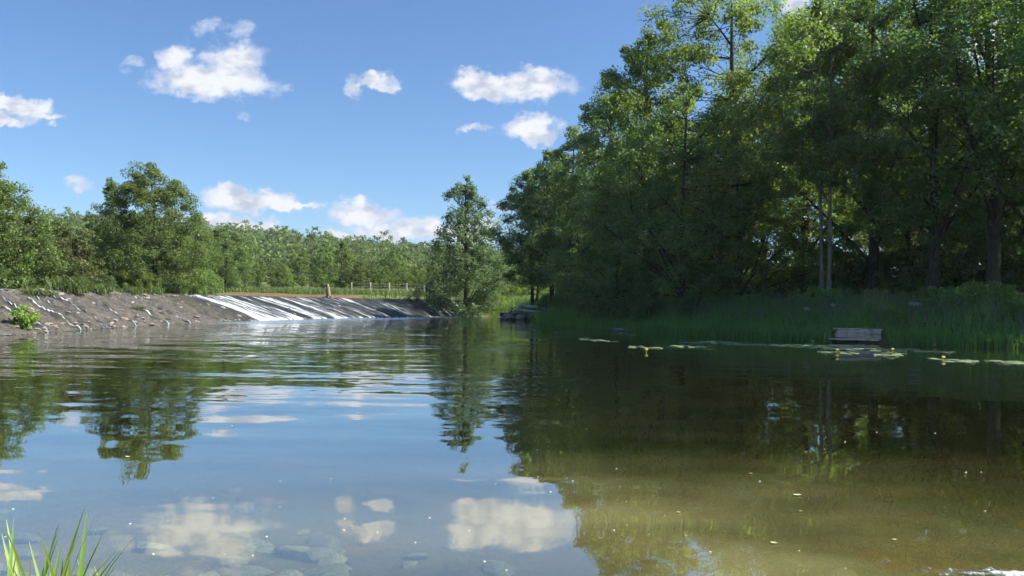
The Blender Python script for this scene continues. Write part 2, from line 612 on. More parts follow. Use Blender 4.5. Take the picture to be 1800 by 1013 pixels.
def stone_mat(name, a, b):
    m, t = material(name)
    p = t.n('ShaderNodeTexCoord').outputs['Object']
    n = t.noise(p, 4.0, 6, 0.65)
    rn = t.n('ShaderNodeObjectInfo').outputs['Random']
    c = t.mix(t.rng(n, 0.3, 0.7), a, b)
    c = t.vec('SCALE', c, t.rng(rn, 0, 1, 0.65, 1.25))
    finish(t, principled(t, c, 0.85, 0.25, bump(t, n, 0.7, 0.05)))
    return m


def plain(name, c, rough=0.6, spec=0.3):
    m, t = material(name)
    p = t.n('ShaderNodeTexCoord').outputs['Object']
    n = t.noise(p, 12.0, 4, 0.6)
    finish(t, principled(t, t.mix(t.rng(n, 0.3, 0.7), [x * 0.75 for x in c], c), rough, spec))
    return m


M['ground'] = ground_mat()
M['water'] = water_mat()
M['pool'] = plain('pool_water', (0.05, 0.06, 0.035), 0.08, 0.5)
M['weir'] = weir_mat()
M['foam'] = foam_mat()
M['stone'] = stone_mat('grey_stone', (0.13, 0.11, 0.09), (0.34, 0.30, 0.26))
M['bed_stone'] = stone_mat('bed_stone', (0.22, 0.22, 0.13), (0.48, 0.48, 0.34))
M['wire'] = plain('wire', (0.30, 0.29, 0.26), 0.5)
M['petal'] = plain('yellow_petal', (0.75, 0.60, 0.06), 0.5)
M['white_petal'] = plain('white_petal', (0.62, 0.66, 0.55), 0.7)
M['dead_leaf'] = plain('dead_leaf', (0.62, 0.60, 0.36), 0.6)
M['blue_grey'] = plain('blue_grey_plastic', (0.035, 0.055, 0.065), 0.5)

# ------------------------------------------------------------------ terrain, water
CREST_Z = 2.12


def catmull(P, n):
    P = np.asarray(P, float)
    Q = np.concatenate([2 * P[:1] - P[1:2], P, 2 * P[-1:] - P[-2:-1]])
    s = np.linspace(0, len(P) - 1, n)
    i = np.clip(np.floor(s).astype(int), 0, len(P) - 2)
    t = (s - i)[:, None]
    p0, p1, p2, p3 = Q[i], Q[i + 1], Q[i + 2], Q[i + 3]
    return 0.5 * (2 * p1 + (p2 - p0) * t + (2 * p0 - 5 * p1 + 4 * p2 - p3) * t ** 2 + (3 * p1 - p0 - 3 * p2 + p3) * t ** 3)


TOE_K = [(-21.5, 14), (-21.8, 24), (-22.0, 35.5), (-22.5, 45.3), (-22.8, 54.6), (-21.7, 61.5), (-18.4, 78.6), (-13.5, 90), (-8.1, 101), (-3.6, 104)]
CREST_K = [(-27.5, 14), (-27.8, 28), (-28.0, 41), (-28.3, 49.8), (-28.5, 58.2), (-27.9, 64), (-25.4, 80), (-19.9, 93.5), (-11.7, 105.5), (-5.6, 109)]
NA = 700
TOE = catmull(TOE_K, NA)
CREST = catmull(CREST_K, NA)

SHORE = [tuple(on_z(px, py).xy) for px, py in
         ((890, 560), (935, 563), (965, 569), (1030, 575), (1100, 582), (1200, 588), (1300, 592.5), (1400, 598), (1470, 602), (1560, 604.5), (1700, 609), (1800, 612))]
LOWER = [tuple(p) for p in TOE[::14]] + [(-3.0, 103)] + SHORE + [(24.5, 30), (31, 21), (36, 8), (22, 2.2), (6, 1.6), (0, 1.9), (-1.6, 2.6), (-3.4, 3.3), (-8, 4.5), (-15, 7), (-21, 12)]
WEIRP = [tuple(p) for p in TOE[::14]] + [tuple(p) for p in CREST[::-14]]
POOL = [tuple(p) for p in CREST[::14]] + [(-4.5, 111), (-8, 114), (-15, 112), (-24, 101), (-30, 88), (-31.5, 76), (-32, 60), (-32, 40), (-32, 14)]


def ridge(px):
    return np.interp(px, [-900, 100, 400, 760, 1500, 2600], [47, 44, 38, 24, 19, 17])


def land(x, y):
    """ground height and material zones"""
    x = np.asarray(x, float)
    y = np.asarray(y, float)
    dl, dp, dw = sdist(LOWER, x, y), sdist(POOL, x, y), sdist(WEIRP, x, y)
    n = fbm(x * 0.3, y * 0.3, 5)
    lvl = 0.55 + (1.45 - 0.5 * sstep(0, 6, x) * sstep(85, 60, y)) * sstep(8, 30, y) + 0.6 * sstep(60, 100, y) * sstep(5, -12, x) + 2.3 * sstep(112, 190, y)
    h = np.where(dl > 0, (lvl + (n - 0.5) * 0.5) * (1 - (1 - sstep(0, 5.0, dl)) ** 2), 0)
    px = 900 + F * x / np.maximum(y, 1)
    h = h + ridge(px) * sstep(215, 600, y) * (0.92 + 0.16 * fbm(x * 0.006, y * 0.006, 9))
    # river bed
    depth = 0.08 + 0.095 * np.clip(-dl, 0, 60) ** 0.95
    depth = np.minimum(depth, 1.5) + (n - 0.5) * 0.22
    h = np.where(dl <= 0, -np.maximum(depth, 0.04), h)
    # upper pool
    h = np.where(dp < 0, 1.2, h)
    h = np.where((dp >= 0) & (dp < 4) & (dl > 4), np.minimum(h, 1.4 + 1.4 * sstep(0, 4, dp)), h)
    h = np.where(dw < 0, -0.9, h)
    h = np.where((dw >= 0) & (dw < 1.0) & (dl > 0.5), np.minimum(h, 1.5), h)
    bed = sstep(0.5, -0.2, dl)
    u = x / np.maximum(y, 1)
    mud = sstep(9, 3, dp) * sstep(-.37, -.33, u) * sstep(-.17, -.20, u) * (y > 80) * (dp > 0)
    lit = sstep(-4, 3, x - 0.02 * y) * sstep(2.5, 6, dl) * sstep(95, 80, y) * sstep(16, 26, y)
    return h, bed, mud, lit


def gz(x, y):
    return float(land(np.array([x]), np.array([y]))[0][0])


def axis(lo, hi, step, far_lo, far_hi, g=1.13):
    a = list(np.arange(lo, hi + 1e-6, step))
    s = step
    while a[-1] < far_hi:
        s *= g
        a.append(a[-1] + s)
    s = step
    while a[0] > far_lo:
        s *= g
        a.insert(0, a[0] - s)
    return np.array(a)


def grid(xs, ys):
    X, Y = np.meshgrid(xs, ys)
    nx, ny = len(xs), len(ys)
    i, j = np.meshgrid(np.arange(ny - 1), np.arange(nx - 1), indexing='ij')
    Fq = np.stack([i * nx + j, i * nx + j + 1, (i + 1) * nx + j + 1, (i + 1) * nx + j], -1).reshape(-1, 4)
    return X.ravel(), Y.ravel(), Fq


gx, gy, gf = grid(axis(-45, 50, 0.8, -820, 820), axis(-4, 126, 0.8, -90, 900))
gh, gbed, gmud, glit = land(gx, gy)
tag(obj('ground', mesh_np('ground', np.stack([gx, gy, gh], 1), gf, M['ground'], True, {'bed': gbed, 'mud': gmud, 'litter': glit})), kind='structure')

wx, wy, wf = grid(np.arange(-30, 42, 0.45), np.arange(-1, 112, 0.45))
wd = sdist(LOWER, wx, wy)
keep = (wd[wf].min(1) < 0.9)
toe_d = np.full(wx.shape, 1e9)
for k in range(0, NA, 6):
    toe_d = np.minimum(toe_d, np.hypot(wx - TOE[k, 0], wy - TOE[k, 1]))
along_flow = sstep(50, 62, wy)                                   # churned under the wet part of the weir
turb = np.exp(-(toe_d / (1.2 + 5.5 * along_flow)) ** 1.5) * (0.25 + 0.75 * along_flow)
turb = np.maximum(turb, 0.22 * np.exp(-((wx - 0.5) ** 2 / 30 + (wy - 88) ** 2 / 60)))
u = wx / np.maximum(wy, 1)
rip = sstep(6.5, 17, wy) * (0.30 + 0.70 * sstep(0.16, 0.02, u)) + 0.06
murk = (0.60 - 0.54 * sstep(5.2, 9.8, wy)) * (1 - 0.50 * sstep(0.10, -0.10, u)) * (1 - 0.55 * sstep(0.25, 0.60, u))
wf = wf[keep]
us, inv = np.unique(wf, return_inverse=True)
tag(obj('river', mesh_np('river', np.stack([wx[us], wy[us], np.zeros(len(us))], 1), inv.reshape(-1, 4), M['water'], True,
                         {'turb': turb[us], 'ripple': rip[us], 'murk': murk[us]})), kind='structure')
pv = np.array([(p[0], p[1], CREST_Z - 0.05) for p in CREST[::14]] + [(x, y, CREST_Z - 0.05) for x, y in POOL[len(CREST[::14]):]])
pme = bpy.data.meshes.new('upper_pool')
pme.from_pydata([tuple(v) for v in pv], [], [list(range(len(pv)))])
pme.materials.append(M['pool'])
tag(obj('upper_pool', pme), kind='structure')

# ------------------------------------------------------------------ weir
weir = empty('weir', (float(TOE[350, 0]), float(TOE[350, 1]), 0))
tag(weir, 'long curved sloping stone weir across the river on the left', 'weir')
W0 = np.array(weir.location)
SEG = np.concatenate([[0], np.cumsum(np.hypot(*np.diff(CREST, axis=0).T))])


IDX_WET = float(np.interp(330, 900 + F * CREST[:, 0] / CREST[:, 1], np.arange(NA)))


def weir_pt(i, v, lift=0.0):
    """point on the sloping face; i index along, v 0 at the crest and 1 at the toe"""
    i = np.asarray(i, float)
    v = np.asarray(v, float)
    k = np.arange(NA)
    cx, cy = np.interp(i, k, CREST[:, 0]), np.interp(i, k, CREST[:, 1])
    tx, ty = np.interp(i, k, TOE[:, 0]), np.interp(i, k, TOE[:, 1])
    s = np.interp(i, k, SEG)
    zz = CREST_Z - 2.12 * (0.88 * v + 0.12 * v ** 2) - 0.25 * sstep(0.97, 1.05, v)
    r = (fbm(s * 1.3, v * 9, 21, 4) - 0.5) * 0.46 + (fbm(s * 0.12, v * 1.2, 31, 2) - 0.5) * 0.22
    dry = sstep(10, -25, i - IDX_WET)
    r = r * (0.35 + 0.65 * dry) + dry * ((vnoise(s * 4.1, v * 26, 77) - 0.5) * 0.13 + (vnoise(s * 1.7, v * 11, 78) > 0.74) * 0.05)
    r = r * sstep(0, 0.10, v) * sstep(1.2, 0.95, v)
    zz = zz + r + lift
    return np.stack([cx + (tx - cx) * v, cy + (ty - cy) * v, zz], -1)


ii, vv = np.meshgrid(np.arange(NA), np.concatenate([np.linspace(0, 1, 34), [1.08, 1.2]]), indexing='ij')
P = weir_pt(ii, vv)
nv = P.shape[1]
wet = sstep(-30, 10, ii - IDX_WET) * 0.95
# damp patches spreading from the trickles on the dry part
Pn = P.reshape(-1, 3)
a, b = np.meshgrid(np.arange(NA - 1), np.arange(nv - 1), indexing='ij')
wq = np.stack([a * nv + b, a * nv + b + 1, (a + 1) * nv + b + 1, (a + 1) * nv + b], -1).reshape(-1, 4)


def to_idx(cpx):
    return float(np.interp(cpx, 900 + F * CREST[:, 0] / CREST[:, 1], np.arange(NA)))


TRICKLES = [  # crest direction px, v start, v end, drift along (m), width m, label
    (-20, 0.05, 0.5, 1.0, 0.22, 'faint wet streak high on the weir face above the green bush'),
    (48, 0.15, 0.95, 1.4, 0.2, 'faint trickle between the two long white trickles of the dry weir'),
    (130, 0.3, 1.02, .8, 0.2, 'faint short trickle low on the dry middle of the weir'),
    (-60, 0.05, 1.0, 3.2, 0.22, 'thin white trickle at the far left edge of the weir face'),
    (22, 0.30, 1.02, 2.2, 0.34, 'white trickle right of the small green bush on the weir face'),
    (75, 0.02, 1.02, 1.5, 0.42, 'long white trickle from the crest across the dry middle of the weir'),
    (185, 0.05, 1.02, 1.0, 0.30, 'thin trickle left of the main fall, second from it'),
    (218, 0.08, 1.02, 1.2, 0.40, 'broken white trickle right beside the main fall of the weir'),
]
damp = np.zeros(ii.shape)
tr_path = []
for cpx, v0, v1, drift, wid, lab in TRICKLES:
    vs = np.linspace(v0, v1, 60)
    i0 = to_idx(cpx)
    mper = SEG[-1] / NA
    path = i0 + (drift * (vs - v0) + 0.30 * (fbm(vs * 4, vs * 0 + cpx, 3) - 0.5) + 0.12 * (fbm(vs * 17, vs * 0 + cpx, 8) - 0.5)) / mper
    tr_path.append((vs, path))
    for vq, pq in zip(vs, path):
        damp = np.maximum(damp, np.exp(-((ii - pq) * mper / 0.55) ** 2 - ((vv - vq) / 0.03) ** 2))
wet = np.maximum(wet, 0.75 * damp)
face = obj('face', mesh_np('weir_face', Pn - W0, wq, M['weir'], True, {'wet': wet.ravel()}), weir)
# crest wall behind the lip
nrm2 = CREST - TOE
nrm2 /= np.linalg.norm(nrm2, axis=1)[:, None]
ck = np.arange(0, NA, 4)
rows = []
for off, z in ((-0.02, CREST_Z - 0.25), (-0.02, CREST_Z + 0.012), (0.9, CREST_Z + 0.02), (0.9, 0.6)):
    q = CREST[ck] + nrm2[ck] * off
    rows.append(np.stack([q[:, 0], q[:, 1], np.full(len(ck), z) + (fbm(SEG[ck] * 0.8, SEG[ck] * 0, 17) - .5) * (0.06 if z > 1 else 0)], 1))
cv = np.stack(rows, 1).reshape(-1, 3)
a, b = np.meshgrid(np.arange(len(ck) - 1), np.arange(3), indexing='ij')
cq = np.stack([a * 4 + b, a * 4 + b + 1, (a + 1) * 4 + b + 1, (a + 1) * 4 + b], -1).reshape(-1, 4)
obj('crest', mesh_np('weir_crest', cv - W0, cq, M['weir'], False, {'wet': np.full(len(cv), 0.4)}), weir)


def rock_mesh(name, seed, mat, flat=0.65, sub=2):
    import bmesh
    bm = bmesh.new()
    bmesh.ops.create_icosphere(bm, subdivisions=sub, radius=1.0)
    r = np.random.RandomState(seed)
    ax = r.randn(9, 3)
    ax /= np.linalg.norm(ax, axis=1)[:, None]
    dd = r.uniform(0.55, 0.95, 9)
    for v in bm.verts:
        p = np.array(v.co)
        for k in range(9):
            e = p @ ax[k] - dd[k]
            if e > 0:
                p = p - ax[k] * e * 0.9
        v.co = Vector((p[0] * 1.25, p[1], p[2] * flat))
    me = bpy.data.meshes.new(name)
    bm.to_mesh(me)
    bm.free()
    me.materials.append(mat)
    return me


ROCKS = [rock_mesh('stone_%d' % k, 40 + k, M['stone']) for k in range(5)]
BROCKS = [rock_mesh('bed_stone_%d' % k, 60 + k, M['bed_stone'], 0.55, 3) for k in range(5)]
ROCK_LO = [rock_mesh('pebble_%d' % k, 80 + k, M['stone'], .7, 1) for k in range(4)]
for k in range(250):                                             # stones set in the sloping face
    i = to_idx(random.uniform(-150, 330)) if k < 215 else to_idx(random.uniform(330, 760))
    v = random.choice([random.uniform(0.03, 1.0), random.uniform(0.85, 1.02), random.uniform(0.02, 0.12)])
    p = weir_pt(i, v)
    o = obj('stone', random.choice(ROCK_LO), weir, Vector(p - W0))
    s = random.uniform(0.08, 0.22) * (1.5 if random.random() < 0.12 else 1)
    o.scale = (s, s, s * random.uniform(.5, .9))
    o.rotation_euler = (random.uniform(-.4, .4), random.uniform(-.4, .4), random.uniform(0, 6.3))

# white water: one sheet on the overflowing part
i0 = int(IDX_WET) - 30
fi, fv = np.meshgrid(np.linspace(i0, NA - 1, 620), np.linspace(0, 1.03, 40), indexing='ij')
sm = np.interp(fi, np.arange(NA), SEG)
cpx = np.interp(fi, np.arange(NA), 900 + F * CREST[:, 0] / CREST[:, 1])
wgt = -0.05 + np.interp(cpx, [305, 325, 350, 395, 430, 470, 505, 545, 575, 610, 640, 700, 725, 745, 765, 800], [-.3, .46, .64, .54, .34, .48, .42, .28, .40, .14, .16, .14, .26, .48, .46, .25])
streak = fbm(sm * 2.3 + fv * 0.5, fv * 0.7, 51, 4) - 0.5
streak2 = fbm(sm * 0.45, fv * 0.5, 61, 2) - 0.5
foam = wgt + streak * 1.9 + streak2 * 0.8 + 0.10 * (fv - 0.4) + 0.25 * sstep(0.9, 1.0, fv)
foam = foam * sstep(-0.02, 0.08, fv) - 0.1 * (1 - sstep(0, 0.1, fv))
P = weir_pt(fi, fv, 0.0)
P[..., 2] += 0.035 + 0.05 * np.clip(foam, 0, 1)
n2 = P.shape[1]
a, b = np.meshgrid(np.arange(P.shape[0] - 1), np.arange(n2 - 1), indexing='ij')
q = np.stack([a * n2 + b, a * n2 + b + 1, (a + 1) * n2 + b + 1, (a + 1) * n2 + b], -1).reshape(-1, 4)
edge = np.clip((fi - i0) / 20.0, 0, 1)
q = q[(foam.ravel()[q].max(1) > -0.12)]
us, inv = np.unique(q, return_inverse=True)
ww = obj('white_water', mesh_np('white_water', P.reshape(-1, 3)[us], inv.reshape(-1, 4), M['foam'], True,
                                {'foam': foam.ravel()[us], 'along': sm.ravel()[us], 'down': (fv * 6).ravel()[us]}))
tag(ww, 'white water sheeting down the overflowing right part of the weir', 'white water', kind='stuff')
for (cp, v0, v1, drift, wid, lab), (vs, path) in zip(TRICKLES, tr_path):
    mper = SEG[-1] / NA
    cols = np.linspace(-1, 1, 5)
    wv = wid * (0.5 + 0.9 * fbm(vs * 9, vs * 0 + cp * 3.1, 13))
    I = path[:, None] + cols[None, :] * wv[:, None] / mper * 0.5
    V_ = np.repeat(vs[:, None], 5, 1)
    P = weir_pt(I, V_, 0.03)
    P[..., 2] += 0.012 * (1 - cols[None, :] ** 2)
    a, b = np.meshgrid(np.arange(59), np.arange(4), indexing='ij')
    q = np.stack([a * 5 + b, a * 5 + b + 1, (a + 1) * 5 + b + 1, (a + 1) * 5 + b], -1).reshape(-1, 4)
    fo = 0.62 - 0.62 * np.abs(cols)[None, :] ** 1.5 + 1.3 * (fbm(V_ * 14, I * 0.4, 71) - 0.5)
    tag(obj('water_trickle', mesh_np('water_trickle', P.reshape(-1, 3), q, M['foam'], True,
                                     {'foam': fo.ravel(), 'along': (I * mper).ravel(), 'down': (V_ * 6).ravel()})),
        lab, 'trickle', 'trickles down the dry part of the weir', kind='stuff')
# line of foam where the weir meets the river
fs = np.linspace(20, NA - 30, 520)
tp = weir_pt(fs, np.full(520, 1.0))
nn = np.stack([np.interp(fs, np.arange(NA), -nrm2[:, 0]), np.interp(fs, np.arange(NA), -nrm2[:, 1])], 1)
wid = 0.10 + 0.28 * fbm(fs * 0.11, fs * 0, 91) + 1.3 * sstep(IDX_WET - 20, IDX_WET + 30, fs) * fbm(fs * 0.2, fs * 0, 95)
rows = [np.concatenate([tp[:, :2] + nn * (-0.25 + w * (wid[:, None] + 0.25)), np.full((520, 1), 0.012 + 0.02 * (1 - abs(w - .5)))], 1) for w in (0, .35, .7, 1)]
V_ = np.stack(rows, 1).reshape(-1, 3)
a, b = np.meshgrid(np.arange(519), np.arange(3), indexing='ij')
q = np.stack([a * 4 + b, a * 4 + b + 1, (a + 1) * 4 + b + 1, (a + 1) * 4 + b], -1).reshape(-1, 4)
tag(obj('foam_line', mesh_np('foam_line', V_, q, M['foam'], True, {'foam': np.tile([.62, .62, .45, .1], 520), 'along': np.repeat(fs * .14, 4), 'down': np.tile([0, .3, .6, .9], 520)})),
    'thin white line of foam where the weir meets the river', 'foam', kind='stuff')

# ------------------------------------------------------------------ vegetation generators
PROF = {
    'broad': ([0, .08, .25, .5, .75, .92, 1], [.30, .68, .95, 1.0, .80, .45, .08]),
    'tall': ([0, .10, .30, .6, .85, 1], [.45, .80, 1.0, .90, .52, .06]),
    'cone': ([0, .06, .25, .5, .73, .89, 1], [.6, .95, 1.0, .72, .48, .25, .03]),
    'dome': ([0, .1, .35, .65, .88, 1], [.75, .95, 1.0, .88, .5, .06]),
    'peak': ([0, .08, .25, .45, .65, .82, .93, 1], [.8, 1.0, 1.0, .90, .70, .46, .28, .06]),
    'puff': ([0, .1, .35, .65, .85, 1], [.8, 1.0, 1.0, .86, .62, .30]),
    'round': ([0, .08, .25, .5, .72, .88, 1], [.85, 1.0, 1.0, .94, .78, .50, .10]),
    'top': ([0, .15, .4, .65, .85, 1], [.15, .55, .95, 1.0, .7, .12]),
}


def leaves_at(C, Rc, nleaf, L, rng, up=0.7, outw=0.5, flat=0.7, droop=0.0, wid=0.62):
    """leaf quads scattered round clump centres C with radii Rc"""
    k = rng.randint(0, len(C), nleaf)
    d = rng.randn(nleaf, 3)
    d /= np.linalg.norm(d, axis=1)[:, None]
    r = Rc[k] * rng.rand(nleaf) ** 0.42
    off = d * r[:, None]
    off[:, 2] *= flat
    p = C[k] + off
    if droop:
        p[:, 2] -= droop * np.hypot(off[:, 0], off[:, 1])
    nm = outw * d + rng.randn(nleaf, 3) * 0.55
    nm[:, 2] += up
    nm /= np.linalg.norm(nm, axis=1)[:, None]
    t = np.cross(nm, rng.randn(nleaf, 3))
    t /= np.linalg.norm(t, axis=1)[:, None] + 1e-9
    bnm = np.cross(nm, t)
    l = (L * rng.uniform(0.65, 1.35, nleaf))[:, None]
    v = np.stack([p - t * l * .5, p + bnm * l * wid * .5 - nm * l * .08 + t * l * .06, p + t * l * .5 - nm * l * .10, p - bnm * l * wid * .5 - nm * l * .08 + t * l * .06], 1)
    return v.reshape(-1, 3)


def tree_proto(name, seed, H, base, Rad, prof, nclump, nleaf, L, crad, leaf, barkm, trunk_r=0.28, lean=(0, 0), low=0.0, limbs=14, flat=0.7, up=0.7, stems=1, ragged=0.3, droop=0.0, spread=0.14):
    rng = np.random.RandomState(seed)
    hx, hr = PROF[prof]
    ph = rng.uniform(0, 6.28, 6)

    def axis_pt(z):
        s = z / H
        return np.stack([lean[0] * s ** 1.5 + 0.25 * np.sin(s * 5 + ph[0]) * s, lean[1] * s ** 1.5 + 0.25 * np.sin(s * 4 + ph[1]) * s, z], -1)

    # clump centres
    h = []
    while len(h) < nclump:
        c = rng.rand()
        if rng.rand() < np.interp(c, hx, hr) ** 0.95 + 0.08:
            h.append(c)
    h = np.array(h)
    th = rng.uniform(0, 2 * math.pi, nclump)
    lob = 1 + ragged * (np.sin(2 * th + 5 * h + ph[2]) * .5 + np.sin(3 * th - 9 * h + ph[3]) * .5 + np.sin(th + 16 * h + ph[4]) * .6)
    rr = np.interp(h, hx, hr) * Rad * lob * rng.rand(nclump) ** 0.42
    z = base + h * (H - base)
    C = axis_pt(z)
    C[:, 0] += np.cos(th) * rr
    C[:, 1] += np.sin(th) * rr
    C[:, 2] += rng.randn(nclump) * 0.3
    Rc = crad * rng.uniform(0.55, 1.3, nclump) * (0.55 + 0.45 * np.interp(h, hx, hr))
    # trunk
    parts = []
    zt = np.linspace(-0.4, H * 0.93, 16)
    A = axis_pt(np.maximum(zt, 0))
    A[:, 2] = zt
    rt = trunk_r * (1 - np.clip(zt / H, 0, 1)) ** 0.8 + 0.02
    rt[:2] *= 1.35
    stem_lines = []
    for s in range(stems):
        B = A.copy()
        if stems > 1:
            an = ph[5] + s * 2.4
            B[:, :2] += np.outer(np.clip(zt, 0, 99) ** 0.8 * spread + 0.25, [math.cos(an), math.sin(an)])
        parts.append(tube(B, rt * (1 if stems == 1 else 0.75), 8))
        stem_lines.append(B)
    # limbs to spread clumps, twigs from clumps to limbs
    order = rng.permutation(nclump)[:limbs]
    samples = [b[3:] for b in stem_lines]
    for k in order:
        e = C[k]
        z0 = max(base * 0.6, e[2] - 0.9 * math.hypot(e[0], e[1]) - 0.5)
        z0 = min(z0, H * 0.85)
        b = stem_lines[rng.randint(stems)]
        s = np.array([np.interp(z0, b[:, 2], b[:, i]) for i in range(3)])
        tt = np.linspace(0, 1, 7)[:, None]
        mid = (s + e) / 2 + np.array([0, 0, 0.35]) + rng.randn(3) * 0.25
        Lp = (1 - tt) ** 2 * s + 2 * tt * (1 - tt) * mid + tt ** 2 * e
        r0 = min(0.42 * trunk_r, 0.05 + 0.016 * np.linalg.norm(e - s))
        parts.append(tube(Lp, np.linspace(r0, 0.018, 7), 6, False))
        samples.append(Lp[2:])
    S = np.concatenate(samples)
    for k in range(nclump):
        e = C[k]
        dz = S - e
        dist = (dz ** 2).sum(1) + np.where(dz[:, 2] > 0.3, 6, 0)
        s = S[np.argmin(dist)]
        m = (s + e) / 2 + rng.randn(3) * 0.12
        parts.append(tube(np.array([s, m, e]), [0.035, 0.022, 0.010], 4, False))
    tv, tf = cat_parts(parts)
    V = leaves_at(C, Rc, nleaf, L, rng, flat=flat, up=up, droop=droop)
    V[:, 2] = np.maximum(V[:, 2], low)
    Fq = np.arange(len(V)).reshape(-1, 4)
    return mesh_np(name + '_trunk', tv, tf, barkm, True), mesh_np(name + '_crown', V, Fq, leaf)


def plant(proto, name, x, y, s=1.0, rz=None, label=None, cat='tree', group=None, dz=-0.05, sz=None, z=None):
    e = empty(name, (x, y, (gz(x, y) if z is None else z) + dz), random.uniform(0, 6.28) if rz is None else rz)
    e.scale = (s, s, s if sz is None else sz)
    obj('trunk' if cat != 'bush' else 'stem', proto[0], e)
    obj('crown' if cat != 'bush' else 'foliage', proto[1], e)
    if name == 'field_edge_tree':
        e.scale.z *= random.uniform(.75, 1.3)
    return tag(e, label, cat, group)


def px_xy(px, Y):
    d = ray(px, 520)
    return d.x / d.y * Y, Y

# ------------------------------------------------------------------ trees of the right bank
T = {}
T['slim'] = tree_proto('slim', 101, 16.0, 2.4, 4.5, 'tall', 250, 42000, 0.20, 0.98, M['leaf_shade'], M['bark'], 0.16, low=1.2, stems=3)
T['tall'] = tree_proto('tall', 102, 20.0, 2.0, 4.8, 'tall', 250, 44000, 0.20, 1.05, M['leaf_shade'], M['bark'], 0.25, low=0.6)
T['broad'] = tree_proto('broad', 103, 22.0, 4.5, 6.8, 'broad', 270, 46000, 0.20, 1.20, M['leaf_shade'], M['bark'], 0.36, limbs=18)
T['light'] = tree_proto('light', 104, 25.0, 5.5, 7.6, 'broad', 270, 46000, 0.22, 1.30, M['leaf_sunlit'], M['bark'], 0.40, limbs=18)
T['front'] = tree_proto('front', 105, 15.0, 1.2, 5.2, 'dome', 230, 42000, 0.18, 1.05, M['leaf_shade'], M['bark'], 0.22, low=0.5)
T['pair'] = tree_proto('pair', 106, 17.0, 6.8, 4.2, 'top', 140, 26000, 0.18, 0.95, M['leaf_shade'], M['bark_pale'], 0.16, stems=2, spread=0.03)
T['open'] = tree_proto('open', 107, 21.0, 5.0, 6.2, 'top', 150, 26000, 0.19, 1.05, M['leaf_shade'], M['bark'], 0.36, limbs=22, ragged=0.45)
RIGHT = [  # proto, name, px, Y, height scale, width scale, label
    ('slim', 'alder_tree', 938, 93, 1.0, 1.0, 'slim dark alder with several bare stems beside the driftwood pile'),
    ('slim', 'alder_tree', 972, 89, 1.05, 0.95, 'second dark alder close behind the slim one, filling its right side'),
    ('tall', 'alder_tree', 1003, 84, 0.90, 0.85, 'dark tree stepping up behind the slim alder, leftmost high crown'),
    ('tall', 'broadleaf_tree', 1068, 75, 1.04, 1.0, 'dark tall tree whose rounded crown overlaps the two white clouds'),
    ('tall', 'broadleaf_tree', 1140, 67, 1.12, 1.05, 'tall grey-green topped tree left of the sunlit overhanging crown'),
    ('light', 'broadleaf_tree', 1285, 64, 1.06, 1.02, 'tallest tree with sunlit yellow-green crown reaching the top of the picture'),
    ('light', 'broadleaf_tree', 1415, 70, 1.02, .9, 'high sunlit crown filling the gap above the pale twin trunks'),
    ('front', 'waterside_tree', 1085, 60, 0.80, 0.85, 'low dark tree overhanging the water at the left end of the grassy bank'),
    ('front', 'waterside_tree', 1200, 55, 0.98, 1.0, 'dense dark waterside tree in front of the tall grey-green topped tree'),
    ('front', 'waterside_tree', 1300, 53, .72, 0.85, 'dense shaded tree just left of the slender pale trunks'),
    ('pair', 'slender_tree', 1448, 46, 1.0, 1.0, 'slender tree with two pale leaning trunks above the grassy bank'),
    ('broad', 'broadleaf_tree', 1535, 53, 1.05, 0.95, 'big dark tree between the pale twin trunks and the thick trunk'),
    ('broad', 'broadleaf_tree', 1640, 48, 1.0, 0.95, 'big dark tree with one thick straight trunk above the landing stage'),
    ('open', 'broadleaf_tree', 1745, 46, 1.0, 1.0, 'open-crowned tree whose bare branches cross a bright gap of sky'),
    ('open', 'broadleaf_tree', 1850, 42, 0.95, 1.0, 'dark tree cut off by the right edge of the picture'),
    ('broad', 'broadleaf_tree', 2010, 37, 0.95, 1.0, 'unseen tree outside the right edge, added for its shadow and reflection on the water'),  # out of view, added to cast shade on the water
]
for k, (pk, nm, px, Y, sh, sw, lab) in enumerate(RIGHT):
    x, y = px_xy(px, Y)
    plant(T[pk], nm, x, y, sw, 0.7 + 1.9 * k, lab, 'tree', 'shaded trees on the right bank', sz=sh)
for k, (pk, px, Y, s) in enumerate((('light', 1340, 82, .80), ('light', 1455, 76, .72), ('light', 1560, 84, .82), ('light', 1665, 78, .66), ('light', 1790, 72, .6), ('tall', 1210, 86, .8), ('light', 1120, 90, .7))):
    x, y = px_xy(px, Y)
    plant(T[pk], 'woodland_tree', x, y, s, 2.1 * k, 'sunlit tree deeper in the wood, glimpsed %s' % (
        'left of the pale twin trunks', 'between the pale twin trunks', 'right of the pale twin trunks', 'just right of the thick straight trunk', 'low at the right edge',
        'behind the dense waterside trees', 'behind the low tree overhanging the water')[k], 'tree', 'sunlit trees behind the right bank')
for k, (px, Y, s) in enumerate(((1270, 66, .85), (1595, 60, .85), (1700, 59, .8), (1800, 55, .85), (1890, 52, .9), (1990, 55, 1.0), (2080, 47, 1.0), (2120, 56, 1.0), (2230, 50, 1.0), (2200, 62, 1.0))):  # those beyond the right edge are unseen, added to block the sun
    x, y = px_xy(px, Y)
    plant(T['tall'], 'woodland_tree', x, y, s, 1.3 * k, 'dark tree of the shaded wood on the right, unseen ones added to block the sun', 'tree', 'shaded trees inside the right wood')

